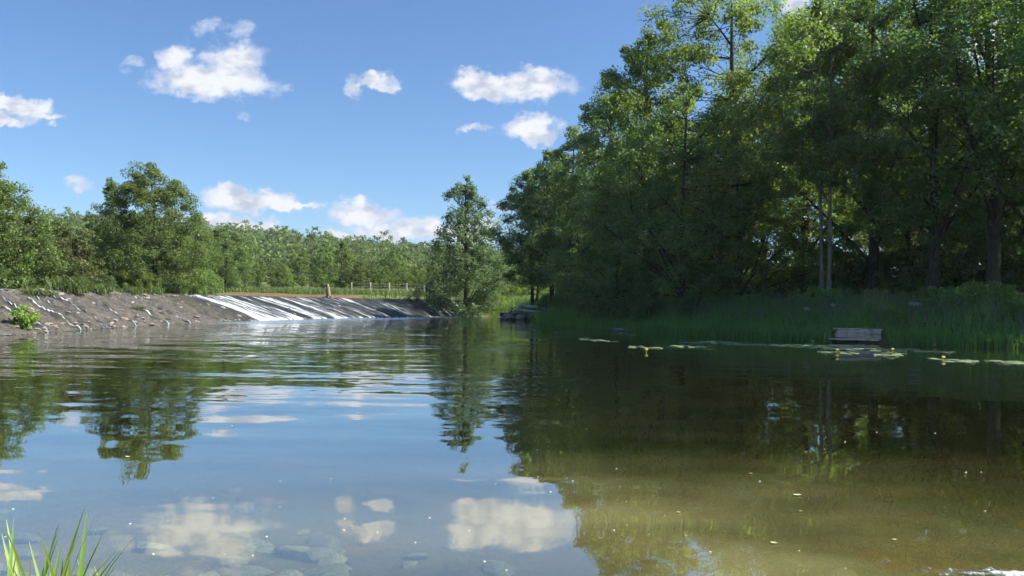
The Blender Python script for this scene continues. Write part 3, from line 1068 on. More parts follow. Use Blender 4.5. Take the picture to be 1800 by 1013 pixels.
# shrubs
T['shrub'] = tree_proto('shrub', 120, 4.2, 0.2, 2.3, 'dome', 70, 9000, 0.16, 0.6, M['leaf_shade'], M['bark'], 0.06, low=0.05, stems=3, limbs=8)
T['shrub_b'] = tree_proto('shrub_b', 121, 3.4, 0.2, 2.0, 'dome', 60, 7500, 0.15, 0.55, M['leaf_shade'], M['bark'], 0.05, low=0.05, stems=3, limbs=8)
T['bush_lit'] = tree_proto('bush_lit', 122, 4.5, 0.2, 2.8, 'dome', 60, 5000, 0.24, 0.75, M['leaf_sunlit'], M['bark'], 0.06, low=0.05, stems=3, limbs=8)
T['nettle'] = tree_proto('nettle', 123, 1.5, 0.1, 0.75, 'dome', 34, 1500, 0.12, 0.28, M['bank_grass'], M['bank_grass'], 0.015, low=0.02, stems=3, limbs=8)
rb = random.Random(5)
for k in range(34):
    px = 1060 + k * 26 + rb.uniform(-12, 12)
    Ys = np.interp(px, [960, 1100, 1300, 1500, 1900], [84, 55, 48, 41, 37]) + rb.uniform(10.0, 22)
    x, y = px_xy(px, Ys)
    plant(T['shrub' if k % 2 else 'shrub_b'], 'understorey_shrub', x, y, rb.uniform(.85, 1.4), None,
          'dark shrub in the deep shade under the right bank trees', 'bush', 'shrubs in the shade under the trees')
for k, (px, Y, s) in enumerate(((1005, 74, .8), (1040, 66, .8), (1078, 59, .7), (1110, 55.5, .7), (1140, 53, .55), (965, 86, .6), (860, 108, .8), (835, 105, .9), (795, 106.5, .75), (770, 108.5, .55), (1225, 50, .55), (1010, 80, 1.0))):
    x, y = px_xy(px, Y)
    plant(T['shrub_b'], 'waterside_bush', x, y, s, None,
          ('dark bush overhanging the water right of the grassy spur', 'dark bush under the rounded crown where the bank turns', 'dark bush left of the pale stones at the water line', 'dark bush right above the pale stones at the water line',
           'small dark bush at the left end of the long bank grass', 'grassy green bush just right of the driftwood pile', 'bush left of the driftwood pile', 'tallest bush at the foot of the spire tree', 'bush left of the spire tree foot at the fall',
           'smallest bush at the right end of the weir crest', 'small bush in the bank grass below the dense waterside tree', 'big dark bush behind the grassy bush by the driftwood')[k], 'bush', 'bushes along the far water line')
for k in range(30):
    px = 1120 + k * 24 + rb.uniform(-10, 10)
    Ys = np.interp(px, [960, 1100, 1300, 1500, 1900], [84, 53, 46, 39, 35]) + rb.uniform(1.4, 4.5)
    x, y = px_xy(px, Ys)
    plant(T['nettle'], 'nettle_clump', x, y, rb.uniform(.5, .95), None,
          'leafy green nettle clump among the long grass of the right bank', 'bush', 'nettle clumps on the right bank')
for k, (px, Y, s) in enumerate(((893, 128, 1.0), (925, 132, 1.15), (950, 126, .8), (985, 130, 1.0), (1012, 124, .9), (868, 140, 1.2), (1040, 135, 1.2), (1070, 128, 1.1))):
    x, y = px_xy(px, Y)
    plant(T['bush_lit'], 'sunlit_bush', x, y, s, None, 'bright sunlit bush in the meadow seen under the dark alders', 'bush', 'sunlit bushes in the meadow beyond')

# the spire-shaped tree at the end of the weir
T['spire'] = tree_proto('spire', 130, 17.8, 0.8, 5.0, 'cone', 520, 38000, 0.21, 0.80, M['leaf_spire'], M['bark'], 0.24, low=0.3, limbs=40, flat=0.9, ragged=0.30)
x, y = px_xy(818, 105)
plant(T['spire'], 'spire_tree', x, y, 1.24, 0.4, sz=1.06, label='pointed spire-shaped tree standing alone at the right end of the weir', cat='tree')

# ------------------------------------------------------------------ left bank trees
T['l_big'] = tree_proto('left_big', 140, 12.6, 0.5, 5.5, 'round', 300, 52000, 0.20, 0.98, M['leaf_left'], M['bark'], 0.24, low=0.3, lean=(-0.7, 0), limbs=16, ragged=.14)
T['l_round'] = tree_proto('left_round', 141, 10.2, 0.6, 4.6, 'round', 220, 32000, 0.20, 0.9, M['leaf_left'], M['bark'], 0.2, low=0.3, ragged=.2)
T['l_thin'] = tree_proto('left_thin', 142, 11.6, 2.0, 2.2, 'tall', 70, 6500, 0.20, 0.6, M['leaf_left'], M['bark'], 0.12, low=0.5, ragged=.45)
T['l_olive'] = tree_proto('left_olive', 143, 5.6, 0.3, 3.2, 'dome', 110, 13000, 0.19, 0.65, M['leaf_olive'], M['bark'], 0.1, low=0.1, stems=3)
for pk, nm, px, Y, s, rz, lab in (
        ('l_big', 'alder_tree', 272, 80, 0.96, 0.0, 'largest round alder tree standing behind the dry part of the weir'),
        ('l_thin', 'alder_tree', 200, 88, 1.06, 1.0, 'thin sparse tree rising just left of the largest alder'),
        ('l_thin', 'alder_tree', 160, 86, 0.72, 2.2, 'short leaning sparse tree with bare twigs at the foot of the thin one'),
        ('l_round', 'alder_tree', -12, 63, 0.94, 0.9, 'round tree cut off by the left edge of the picture'),
        ('l_round', 'alder_tree', -95, 60, 1.0, 2.9, 'tree standing just outside the left edge behind the weir'),
        ('l_olive', 'willow_bush', 112, 70, 1.0, 0.2, 'olive-brown willow bush between the left edge tree and the large alder'),
        ('l_olive', 'willow_bush', 62, 67, 0.8, 2.0, 'small olive willow bush under the left edge tree'),
        ('l_round', 'alder_tree', 178, 92, 0.70, 4.0, 'low round tree left of the large alder trunk'),
        ('l_round', 'alder_tree', 395, 118, 0.92, 1.7, 'medium round tree right of the largest alder above the grass strip'),
        ('l_round', 'alder_tree', 100, 96, 0.70, 3.0, 'round green tree behind the olive willow bush'),
        ('l_round', 'alder_tree', 340, 98, 0.74, 5.0, 'low bushy tree leaning on the right side of the large alder')):
    x, y = px_xy(px, Y)
    plant(T[pk], nm, x, y, s, rz, lab, 'tree')
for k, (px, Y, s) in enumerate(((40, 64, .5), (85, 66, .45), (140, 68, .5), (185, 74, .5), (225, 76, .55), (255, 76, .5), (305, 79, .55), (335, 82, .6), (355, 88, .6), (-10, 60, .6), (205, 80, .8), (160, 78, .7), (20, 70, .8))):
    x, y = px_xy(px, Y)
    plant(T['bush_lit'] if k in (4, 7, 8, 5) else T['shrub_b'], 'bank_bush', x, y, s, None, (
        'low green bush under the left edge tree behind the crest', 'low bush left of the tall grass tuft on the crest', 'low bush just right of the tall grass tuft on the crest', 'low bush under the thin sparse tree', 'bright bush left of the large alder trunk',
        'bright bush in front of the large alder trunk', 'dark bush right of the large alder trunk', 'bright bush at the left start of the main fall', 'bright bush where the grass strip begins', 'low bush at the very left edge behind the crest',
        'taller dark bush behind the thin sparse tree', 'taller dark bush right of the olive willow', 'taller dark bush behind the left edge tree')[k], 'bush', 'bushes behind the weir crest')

# ------------------------------------------------------------------ tree line beyond the meadow
FARP = []
for k, (H, Rd, pf, lf) in enumerate(((10.5, 4.8, 'round', 'leaf_far'), (12.0, 3.8, 'tall', 'leaf_far'), (9.5, 5.0, 'puff', 'leaf_far'), (12.5, 3.4, 'round', 'leaf_far'), (10, 4.2, 'puff', 'leaf_sunlit'))):
    FARP.append(tree_proto('far_%d' % k, 150 + k, H, 0.7, Rd, pf, 85, 5200, 0.42, 0.95, M[lf], M['bark_pale'] if k == 1 else M['bark'], 0.16, low=0.2, limbs=6))
rf = random.Random(21)
FRONT = [(368, 'behind the grass strip right of the alders'), (418, 'above the left end of the brown mud bank'), (455, 'above the middle of the brown mud bank'), (492, 'above the right end of the mud bank'),
         (530, 'left of the driftwood post, with two pale trunks'), (568, 'straight behind the driftwood post'), (600, 'just right of the driftwood post'), (634, 'behind the first fence post'),
         (668, 'behind the second and third fence posts'), (700, 'behind the third fence post gap'), (732, 'behind the fourth fence post'), (760, 'behind the last post beside the spire tree')]
for k, (px, where) in enumerate(FRONT):
    x, y = px_xy(px, rf.uniform(158, 176))
    kind = 1 if k == 4 else rf.randrange(5)
    adj = ['rounded', 'slender', 'broad', 'narrow rounded', 'pale green'][kind]
    plant(FARP[kind], 'field_edge_tree', x, y, rf.uniform(.42, .68), None, '%s tree in the far tree line %s' % (adj, where), 'tree', 'far tree line across the meadow')
for k in range(74):
    px = rf.uniform(-160, 1150) if k > 45 else rf.uniform(330, 800)
    x, y = px_xy(px, rf.uniform(182, 275))
    plant(FARP[rf.randrange(5)], 'field_edge_tree', x, y, rf.uniform(.42, .70), None, 'distant tree in the back rows of the far tree line', 'tree', 'back rows of the far tree line')

# wooded hillside: a mass of crowns, too far to count
rng = np.random.RandomState(77)
N = 1750
hy = 275 + 375 * rng.rand(N) ** 0.85
hx = hy * rng.uniform(-0.72, 0.22, N)
hz = land(hx, hy)[0]
hs = rng.uniform(0.85, 1.30, N) * np.where(rng.rand(N) < 0.12, 1.25, 1.0)
bases = []
for s in range(4):
    me = tree_proto('hill', 160 + s, [9.5, 10.5, 9, 11][s], 0.5, [4.6, 4.0, 5.0, 3.6][s], 'puff', 34, 235, 1.0, 1.5, None, None, 0.15, ragged=.08)[1]
    c = np.zeros(len(me.vertices) * 3, dtype=np.float32)
    me.vertices.foreach_get('co', c)
    bases.append(c.reshape(-1, 3))
Vs, tint = [], []
for k in range(N):
    b = bases[rng.randint(4) if rng.rand() > .2 else 0]
    an = rng.uniform(0, 6.28)
    ca, sa = math.cos(an), math.sin(an)
    q = np.stack([b[:, 0] * ca - b[:, 1] * sa, b[:, 0] * sa + b[:, 1] * ca, b[:, 2]], 1) * hs[k]
    Vs.append(q + np.array([hx[k], hy[k], hz[k]]))
    tint.append(np.full(len(b), rng.rand()))
V = np.concatenate(Vs)
tag(obj('hillside_forest', mesh_np('hillside_forest', V, np.arange(len(V)).reshape(-1, 4), M['leaf_hill'], False, {'tint': np.concatenate(tint)})),
    'continuous green forest covering the distant hill', 'forest', kind='stuff')


# ------------------------------------------------------------------ grass
def blades(name, X, Y, Z, hgt, wid, mat, rng, bend=0.35, segs=2):
    n = len(X)
    an = rng.uniform(0, 6.28, n)
    dx, dy = np.cos(an), np.sin(an)
    an2 = rng.uniform(0, 6.28, n)
    lx, ly = np.cos(an2) * bend, np.sin(an2) * bend
    rows = []
    for s in range(segs + 1):
        t = s / segs
        w = np.full(n, wid * (1 - 0.85 * t ** 1.5) * 0.5)
        c = np.stack([X + lx * hgt * t ** 2, Y + ly * hgt * t ** 2, Z + hgt * t * (1 - 0.25 * bend * t)], 1)
        d = np.stack([dx * w, dy * w, 0 * w], 1)
        rows += [c - d, c + d]
    V = np.stack(rows, 1)
    k = 2 * (segs + 1)
    Fq = []
    o = np.arange(n) * k
    for s in range(segs):
        Fq.append(np.stack([o + 2 * s, o + 2 * s + 1, o + 2 * s + 3, o + 2 * s + 2], 1))
    return mesh_np(name, V.reshape(-1, 3), np.concatenate(Fq), mat)


rng = np.random.RandomState(31)
sx, sy = np.array(SHORE).T
sx = np.append(sx, [24.5, 28])
sy = np.append(sy, [30, 25.5])
seg = np.append(0, np.cumsum(np.hypot(np.diff(sx), np.diff(sy))))
ddx, ddy = np.gradient(sx, seg), np.gradient(sy, seg)


def along_shore(n, lo, hi, p0, p1):
    s = rng.uniform(p0, p1, n) * seg[-1]
    o = lo + (hi - lo) * rng.rand(n) ** 1.3
    tx, ty = np.interp(s, seg, ddx), np.interp(s, seg, ddy)
    ln = np.hypot(tx, ty)
    return np.interp(s, seg, sx) - ty / ln * o, np.interp(s, seg, sy) + tx / ln * o


X, Y = along_shore(52000, -0.25, 7.0, 0.02, 1.0)
Xe, Ye = rng.uniform(-7, 4.5, 5000), rng.uniform(84, 110, 5000)
de = sdist(LOWER, Xe, Ye)
ke = (de > -0.1) & (sdist(WEIRP, Xe, Ye) > 0.6) & (sdist(POOL, Xe, Ye) > 0.3) & ((Ye > 90.5) | (Xe < -1.5) | (de > 5))
X, Y = np.append(X, Xe[ke]), np.append(Y, Ye[ke])
lsx, lsy = on_z(1502, 602).xy
ok = ~((np.abs(X - lsx) < 1.2) & (Y + 0.3 * (X - lsx) < lsy + 0.25))
X, Y = X[ok], Y[ok]
Z = land(X, Y)[0]
hg = rng.uniform(0.35, 0.95, len(X)) * (0.7 + 0.6 * fbm(X * 0.5, Y * 0.5, 3))
tag(obj('bank_grass', blades('bank_grass', X, Y, np.maximum(Z, -0.05) - 0.03, hg, 0.045, M['bank_grass'], rng)), 'long green grass hanging over the right bank', 'grass', kind='stuff')
X, Y = along_shore(2600, 1.5, 6.5, 0.45, 1.0)
Z = land(X, Y)[0]
hg = rng.uniform(0.8, 1.25, len(X))
tag(obj('grass_seed_heads', blades('grass_seed_heads', X, Y, Z, hg, 0.035, M['seed_head'], rng, 0.2, 3)), 'pale purplish seeding grass above the right bank', 'grass', kind='stuff')
# meadow edge behind the weir, strip beside the mud
X = rng.uniform(-48, 30, 60000)
Y = rng.uniform(60, 150, 60000)
ok = (sdist(POOL, X, Y) > 0.6) & (sdist(LOWER, X, Y) > 2) & (X / Y > -0.64) & (X / Y < 0.16) & (land(X, Y)[2] < 0.25)
ok &= ~((X / Y > 0.03) & (Y < 100))
X, Y = X[ok], Y[ok]
tag(obj('meadow_grass', blades('meadow_grass', X, Y, land(X, Y)[0] - 0.02, rng.uniform(.35, .95, len(X)), 0.10, M['meadow_grass'], rng)), 'sunlit meadow grass behind the weir and the fence', 'grass', kind='stuff')


# ------------------------------------------------------------------ plants on the weir
def tuft_mesh(name, seed, n, h, spread, wid, mat):
    r = np.random.RandomState(seed)
    a, q = r.uniform(0, 6.28, n), spread * r.rand(n) ** .6
    return blades(name, np.cos(a) * q, np.sin(a) * q, np.zeros(n) - 0.03, h * r.uniform(.5, 1.1, n), wid, mat, r, 0.5, 2)


TUFT = [tuft_mesh('tuft_%d' % k, 200 + k, 260, 0.55, 0.42, 0.035, M['meadow_grass']) for k in range(3)]
for k, (cpx, v, s, lab) in enumerate((
        (120, 0.03, 1.5, 'tallest yellow-green grass tuft on the weir crest, right of the middle of the willow'), (168, 0.04, 1.0, 'rounded green grass tuft on the weir crest below the thin sparse tree'),
        (50, 0.13, 1.0, 'wide pale grass tuft on the upper weir face at far left'), (68, 0.15, .8, 'small pale grass tuft just right of the wide one on the weir face'),
        (232, 0.03, 0.8, 'small grass tuft on the weir crest below the largest alder'), (268, 0.04, 0.9, 'last grass tuft on the weir crest before the main fall'),
        (178, 0.62, .7, 'low green tuft alone on the lower dry weir face'), (30, 0.12, .7, 'flat grass tuft near the left end of the weir crest'))):
    e = empty('grass_tuft', Vector(weir_pt(to_idx(cpx), v, 0.0)), k * 1.3)
    e.scale = (s * 1.7, s * 1.7, s * 1.5 if k in (0, 1, 4, 5) else s * .7)
    obj('blades', TUFT[k % 3], e)
    tag(e, lab, 'grass tuft', 'grass tufts growing on the weir')
wbush = tree_proto('weir_bush', 210, 1.25, 0.05, 0.62, 'dome', 60, 3000, 0.15, 0.27, M['near_grass'], M['bark'], 0.02, low=0.0, stems=3, limbs=8)
p = on_z(42, 583, 0.12)
d = ray(42, 583)
best = min(((i, v) for i in range(0, NA, 2) for v in np.linspace(.7, .98, 15)), key=lambda q: abs(900 + F * weir_pt(q[0], q[1])[0] / weir_pt(q[0], q[1])[1] - 42) + abs(q[1] - .93) * 60)
wp = weir_pt(*best)
plant(wbush, 'green_bush', wp[0], wp[1], 0.72, 0.5, 'small bright green bush at the foot of the weir on the far left', 'bush', z=wp[2], dz=-0.05)

# ------------------------------------------------------------------ driftwood post, fence
x, y = px_xy(577, 103)
z = gz(x, y)
st = empty('driftwood_post', (x, y, z))
tag(st, 'upright weathered tree stump like a post with tangled roots at its base', 'stump')
zz = np.linspace(-0.3, 2.45, 12)
pt = np.stack([0.05 * np.sin(zz * 2.2), 0.04 * np.cos(zz * 1.7), zz], 1)
v, f = tube(pt, [.36, .34, .30, .28, .27, .26, .27, .26, .25, .23, .18, .08], 10)
v = v + rng.randn(*v.shape) * 0.015
obj('trunk', mesh_np('stump_trunk', v, f, M['driftwood'], True), st)
for k in range(22):
    a = rng.uniform(0, 6.28)
    Lr = rng.uniform(0.8, 2.8)
    t = np.linspace(0, 1, 7)
    q = np.stack([np.cos(a + t * .6) * Lr * t, np.sin(a + t * .6) * Lr * t * .6, 0.60 * (1 - t) + 0.5 * np.abs(np.sin(t * 5 + k)) * (1 - .7 * t) + .03], 1)
    obj('root', mesh_np('root', *tube(q, np.linspace(.11, .025, 7), 6), M['driftwood'], True), st)

FPX = [618, 651, 684, 715, 746, 777]
fx = [px_xy(p_, 122 + k * 1.4) for k, p_ in enumerate(FPX)]
fe = empty('wire_fence', (fx[0][0], fx[0][1], gz(*fx[0])))
tag(fe, 'post and wire fence running along the meadow right of the driftwood post', 'fence')
f0 = Vector(fe.location)
tops = []
for k, (x, y) in enumerate(fx):
    z = gz(x, y)
    v, f = tube(np.array([[0, 0, -.3], [0, 0, .8], [0.02 * (k % 3 - 1), 0, 1.95]]), [.095, .09, .085], 8)
    obj('post', mesh_np('post', v, f, M['post_wood']), fe, Vector((x, y, z)) - f0)
    tops.append(Vector((x, y, z)))
for hgt in (0.45, 0.95, 1.35, 1.75):
    q = []
    for k in range(len(tops) - 1):
        for t in (0, .5):
            q.append(tops[k].lerp(tops[k + 1], t) + Vector((0, -0.10, hgt - (0.05 if t else 0))) - f0)
    q.append(tops[-1] + Vector((0, -.1, hgt)) - f0)
    obj('wire', mesh_np('wire', *tube(np.array([tuple(p_) for p_ in q]), [.016] * len(q), 4), M['wire']), fe)

# ------------------------------------------------------------------ driftwood and stones at the end of the weir
for k, (p0, p1, Y0, Y1, r, lab) in enumerate((
        ((912, 536), (958, 542), 88, 86.2, .17, 'long pale bleached log on top of the driftwood pile'),
        ((904, 544), (950, 548), 87.6, 86.2, .14, 'second pale log lying below the top log of the pile'),
        ((893, 556), (902, 541), 88, 88.6, .12, 'short dark log leaning at the left end of the driftwood pile'),
        ((925, 560), (940, 550), 86, 86.6, .12, 'short log tilted among the stones of the driftwood pile'),
        ((880, 553), (960, 555), 88.6, 85.4, .2, 'thick dark log at the bottom of the driftwood pile'))):
    A_, B_ = at(p0[0], p0[1], Y0), at(p1[0], p1[1], Y1)
    t = np.linspace(0, 1, 8)[:, None]
    q = np.array(A_) * (1 - t) + np.array(B_) * t
    q[1:-1] += rng.randn(6, 3) * 0.03
    v, f = tube(q, r * np.linspace(1.0, .6, 8), 8)
    c = q.mean(0)
    tag(obj('driftwood_log', mesh_np('log', v - c, f, M['bleached'] if k < 2 else M['driftwood'] if k < 4 else M['bark'], True), loc=Vector(c)), lab, 'log', 'logs of the driftwood pile')
for k in range(46):
    px = rb.uniform(884, 962)
    Yk = rb.uniform(85.6, 90.0)
    x, y = px_xy(px, Yk)
    o = obj('bank_stone', rb.choice(ROCKS), loc=(x, y, max(gz(x, y), -.1) + rb.uniform(.05, .45)))
    s = rb.uniform(.25, .6)
    o.scale = (s, s, s)
    o.rotation_euler = (rb.uniform(-.3, .3), rb.uniform(-.3, .3), rb.uniform(0, 6.3))
    tag(o, 'grey stone in the heap under the driftwood logs', 'stone', 'stones under the driftwood')
for k in range(9):
    x, y = on_z(1082 + k * 5, 580 + (k % 3)).xy
    o = obj('bank_stone', rb.choice(ROCKS), loc=(x, y, .05))
    s = rb.uniform(.15, .32)
    o.scale = (s * 1.4, s, s * .7)
    o.rotation_euler = (0, 0, rb.uniform(0, 6.3))
    tag(o, 'pale stone lying at the water line under the dark overhanging trees', 'stone', 'stones at the dark water line')

# ------------------------------------------------------------------ wooden landing stage
c = on_z(1502, 602)
ls = empty('landing_stage', (c.x - 0.1, c.y - 0.45, 0), -0.30)
tag(ls, 'old grey wooden landing stage of upright boards with a low plank ledge', 'landing stage')


def box(sx_, sy_, sz_, b=0.012):
    import bmesh
    bm = bmesh.new()
    bmesh.ops.create_cube(bm, size=1)
    for v_ in bm.verts:
        v_.co = Vector((v_.co.x * sx_, v_.co.y * sy_, v_.co.z * sz_))
    bmesh.ops.bevel(bm, geom=bm.edges[:], offset=b, segments=1, affect='EDGES')
    me = bpy.data.meshes.new('box')
    bm.to_mesh(me)
    bm.free()
    return me


def board(name, size, loc, mat, rot=(0, 0, 0), parent=ls):
    me = box(*size)
    me.materials.append(mat)
    o = obj(name, me, parent, loc)
    o.rotation_euler = rot
    return o


for k in range(2):
    board('board', (2.05, 0.045, 0.19), (0.10, 0.42 + 0.004 * k, 0.30 + k * 0.193), M['plank'], (0.0, 0.012 * (1 - 2 * k), 0))
board('ledge_plank', (2.35, 0.34, 0.06), (-0.06, 0.12, 0.17), M['plank'], (0.03, -0.012, 0))
board('ledge_plank', (2.1, 0.25, 0.05), (-0.1, -0.19, 0.14), M['plank'], (0.03, 0.01, 0))
board('top_plank', (2.2, 0.30, 0.05), (0.12, 0.55, 0.618), M['plank'], (0, 0.01, 0))
board('top_plank', (2.15, 0.30, 0.05), (0.14, 0.87, 0.63), M['plank'])
for xx in (-0.88, 0.1, 1.0):
    board('pile', (0.11, 0.11, 1.2), (xx, 0.52, -0.02), M['bark'])
    board('pile', (0.09, 0.09, 0.8), (xx - 0.05, 0.0, -0.27), M['bark'])
board('brace', (0.08, 0.05, 0.8), (-1.12, 0.3, 0.30), M['bark'], (0, 0.75, 0))

# dark upright box and a bent branch further right in the grass
c = on_z(1624, 604)
bx = empty('fishing_box', (c.x, c.y + 0.1, 0.0), 0.15)
tag(bx, 'dark blue-grey upright container half hidden in grass right of the landing stage', 'container')
board('body', (0.36, 0.3, 0.75), (0, 0, 0.55), M['blue_grey'], parent=bx)
board('lid', (0.40, 0.34, 0.06), (0, 0, 0.96), M['blue_grey'], (0, 0.03, 0), parent=bx)
for k, (px, r, lab) in enumerate(((1668, .32, 'pale bent twig looping into the water below the right bank'), (1702, .30, 'dark arched root at the water line near the right edge'))):
    c = on_z(px, 607)
    t = np.linspace(-0.3, 3.4, 14)
    q = np.stack([np.cos(t) * r, 0.05 * np.sin(3 * t), np.sin(t) * r * .8 + .15], 1)
    tag(obj('bent_twig', mesh_np('twig', *tube(q, np.linspace(.032, .014, 14), 6), M['driftwood'] if k == 0 else M['bark_pale'], True), loc=(c.x, c.y - .1, 0)), lab, 'twig')

# white flower umbels
for k, (px, py) in enumerate(((1601, 549), (1608, 546), (1615, 551), (1611, 556), (1604, 555), (1418, 562), (1466, 552), (1521, 575))):
    p = at(px, py, float(np.interp(px, [1400, 1700], [44.0, 39.5])))
    zg = gz(p.x, p.y)
    e = empty('umbel_flower', (p.x, p.y, zg))
    hh = max(p.z - zg, 0.5)
    obj('stem', mesh_np('stem', *tube(np.array([[0, 0, 0], [.03, 0, hh * .5], [0, 0, hh]]), [.012, .01, .008], 5), M['bank_grass']), e)
    me = mesh_np('umbel', leaves_at(np.array([[0, 0, hh]]), np.array([.17]), 60, .08, rng, .4, .6, .7), np.arange(240).reshape(-1, 4), M['white_petal'])
    obj('flower_head', me, e)
    tag(e, 'white umbel flower in the cluster above the landing stage' if k < 5 else 'single small white flower in the bank grass', 'flower', 'white umbels on the bank')

# ------------------------------------------------------------------ water lilies
def pad_mesh(seed):
    r = np.random.RandomState(seed)
    n = 14
    a = np.linspace(0.22, 6.06, n)
    rad = 1 + 0.06 * r.randn(n)
    top = np.stack([np.cos(a) * rad, np.sin(a) * rad * .82, 0.02 * r.randn(n)], 1)
    V_ = np.concatenate([[[0.05, 0, -.01]], top, top - [0, 0, .05]])
    F3 = []
    for k_ in range(n - 1):
        F3 += [(0, 1 + k_, 2 + k_)]
    me = bpy.data.meshes.new('pad')
    F4 = [(1 + k_, 1 + n + k_, 2 + n + k_, 2 + k_) for k_ in range(n - 1)]
    me.from_pydata([tuple(v_) for v_ in V_], [], F3 + F4)
    me.materials.append(M['lily_leaf'])
    return me


PADS = [pad_mesh(s) for s in range(4)]
STRIPS = [((1060, 600), (1085, 601), 5), ((1018, 597), (1065, 599), 9), ((1095, 588), (1122, 589), 4), ((1105, 610), (1160, 612), 8), ((1175, 609), (1245, 611), 14), ((1200, 602), (1300, 604), 20),
          ((1275, 606), (1345, 607), 14), ((1355, 607), (1385, 609), 9), ((1390, 608), (1475, 611), 22), ((1410, 611), (1500, 616), 20), ((1440, 619), (1505, 622), 10),
          ((1500, 609), (1540, 610), 6), ((1500, 614), (1600, 617), 20), ((1560, 621), (1585, 624), 6), ((1600, 616), (1670, 621), 14), ((1540, 625), (1582, 626), 7),
          ((1645, 633), (1715, 635), 12), ((1688, 637), (1708, 638), 4), ((1730, 635), (1800, 638), 14), ((1765, 640), (1800, 641), 6), ((980, 583), (1010, 585), 4)]
for (p0, p1, n) in STRIPS:
    for k in range(n):
        t = (k + rb.uniform(-.3, 1.3)) / n
        p = on_z(p0[0] + (p1[0] - p0[0]) * t, p0[1] + (p1[1] - p0[1]) * t + rb.gauss(0, 1.3))
        o = obj('lily_pad', rb.choice(PADS), loc=(p.x, p.y, 0.016 + rb.uniform(0, .012)))
        s = rb.uniform(.13, .26)
        o.scale = (s, s, s)
        o.rotation_euler = (rb.uniform(-.06, .06), rb.uniform(-.06, .06), rb.uniform(0, 6.3))
        tag(o, 'flat green lily pad floating in the strips off the right bank', 'lily pad', 'lily pads off the right bank')
for k, (px, py, lab) in enumerate(((1658, 634, 'yellow water lily bud nearest the right edge of the lily strips'), (1471, 620, 'yellow water lily bud below the landing stage'), (1428, 604, 'small water lily bud left of the landing stage'),
                                   (1569, 619, 'water lily bud in the strip right of the landing stage'), (1643, 610, 'small water lily bud in open water below the dark container'), (1136, 620, 'lone water lily bud at the left end of the strips'))):
    p = on_z(px, py)
    e = empty('water_lily', (p.x, p.y, 0))
    obj('stem', mesh_np('stem', *tube(np.array([[0, 0, -.2], [0, 0, .07]]), [.01, .01], 5), M['lily_leaf']), e)
    hd = []
    for q in range(5):
        a = q * 1.2566
        pet, pf = tube(np.array([[math.cos(a) * .02, math.sin(a) * .02, .06], [math.cos(a) * .05, math.sin(a) * .05, .10], [math.cos(a) * .025, math.sin(a) * .025, .145]]), [.012, .02, .007], 6)
        hd.append((pet, pf))
    obj('bloom', mesh_np('bloom', *cat_parts(hd), M['petal'], True), e)
    tag(e, lab, 'water lily', 'yellow water lily buds')

# ------------------------------------------------------------------ near water: stones on the bed, floating leaves, foam specks
for k in range(46):
    px, py = rb.uniform(-40, 930), 1045 - 145 * rb.random() ** 1.6
    if k > 42:
        px, py = rb.uniform(960, 1500), rb.uniform(975, 1060)
    p = on_z(px, py, -0.3)
    o = obj('bed_stone', rb.choice(BROCKS), loc=(p.x, p.y, gz(p.x, p.y) + .02))
    s = rb.uniform(.06, .19)
    o.scale = (s, s * .8, s * .55)
    o.rotation_euler = (rb.uniform(-.3, .3), rb.uniform(-.3, .3), rb.uniform(0, 6.3))
    tag(o, 'rounded stone lying under the shallow near water', 'stone', 'stones on the near river bed')
lv = leaves_at(np.zeros((1, 3)), np.array([0.0001]), 1, 1.0, np.random.RandomState(3), 9, 0, 0, 0, .45)


def leaf_mesh(seed):
    r = np.random.RandomState(seed)
    t = np.linspace(0, 1, 7)
    w = np.sin(np.pi * t ** .8) * .26
    cz = 0.12 * (t - .5) ** 2
    V_ = np.concatenate([np.stack([t - .5, w, cz + .05], 1), np.stack([t - .5, 0 * w, cz], 1), np.stack([t - .5, -w, cz + .06], 1)])
    F_ = [(a_ * 7 + k_, a_ * 7 + k_ + 1, (a_ + 1) * 7 + k_ + 1, (a_ + 1) * 7 + k_) for a_ in range(2) for k_ in range(6)]
    return mesh_np('floating_leaf', V_, F_, M['dead_leaf'], True)


LF = leaf_mesh(1)
for k, (px, py, s, lab) in enumerate(((1402, 870, .085, 'largest yellow floating leaf on the olive water at right'), (1361, 954, .055, 'pale floating leaf near the bottom right'), (1320, 832, .04, 'small floating leaf on the dark reflection'),
                                      (1193, 900, .035, 'small pale leaf left of the largest floating leaf'), (1573, 948, .04, 'small leaf floating right of the pale one near the bottom'), (1101, 882, .025, 'tiny leaf floating beside the tree reflection edge'),
                                      (1408, 898, .03, 'little leaf floating just below the largest one'), (583, 842, .03, 'tiny white leaf on the blue sky reflection'), (409, 749, .05, 'small leaf floating far out on the blue reflection'), (225, 803, .07, 'dark wisp of weed floating on the blue reflection'))):
    p = on_z(px, py, 0.01)
    o = obj('floating_leaf', LF, loc=(p.x, p.y, 0.008))
    o.scale = (s, s, s)
    o.rotation_euler = (0, 0, rb.uniform(-.6, .4))
    tag(o, lab, 'leaf', 'leaves floating on the water')
nsp = 45
sp = []
for k in range(nsp):
    px, py = rng.uniform(0, 1800), 700 + 310 * rng.rand() ** .7
    p = on_z(px, py, 0.006)
    s = rng.uniform(.002, .006) * (1 + p.y * .05)
    an = np.arange(6) * math.pi / 3
    ring = np.stack([p.x + np.cos(an) * s * 1.5, p.y + np.sin(an) * s, np.full(6, .003)], 1)
    cap = np.stack([p.x + np.cos(an) * s * .7, p.y + np.sin(an) * s * .5, np.full(6, .003 + s * .5)], 1)
    Vv = np.concatenate([ring, cap])
    Fv = [(q, (q + 1) % 6, 6 + (q + 1) % 6, 6 + q) for q in range(6)] + [(6, 7, 8, 9), (6, 9, 10, 11)]
    sp.append((Vv, np.array(Fv)))
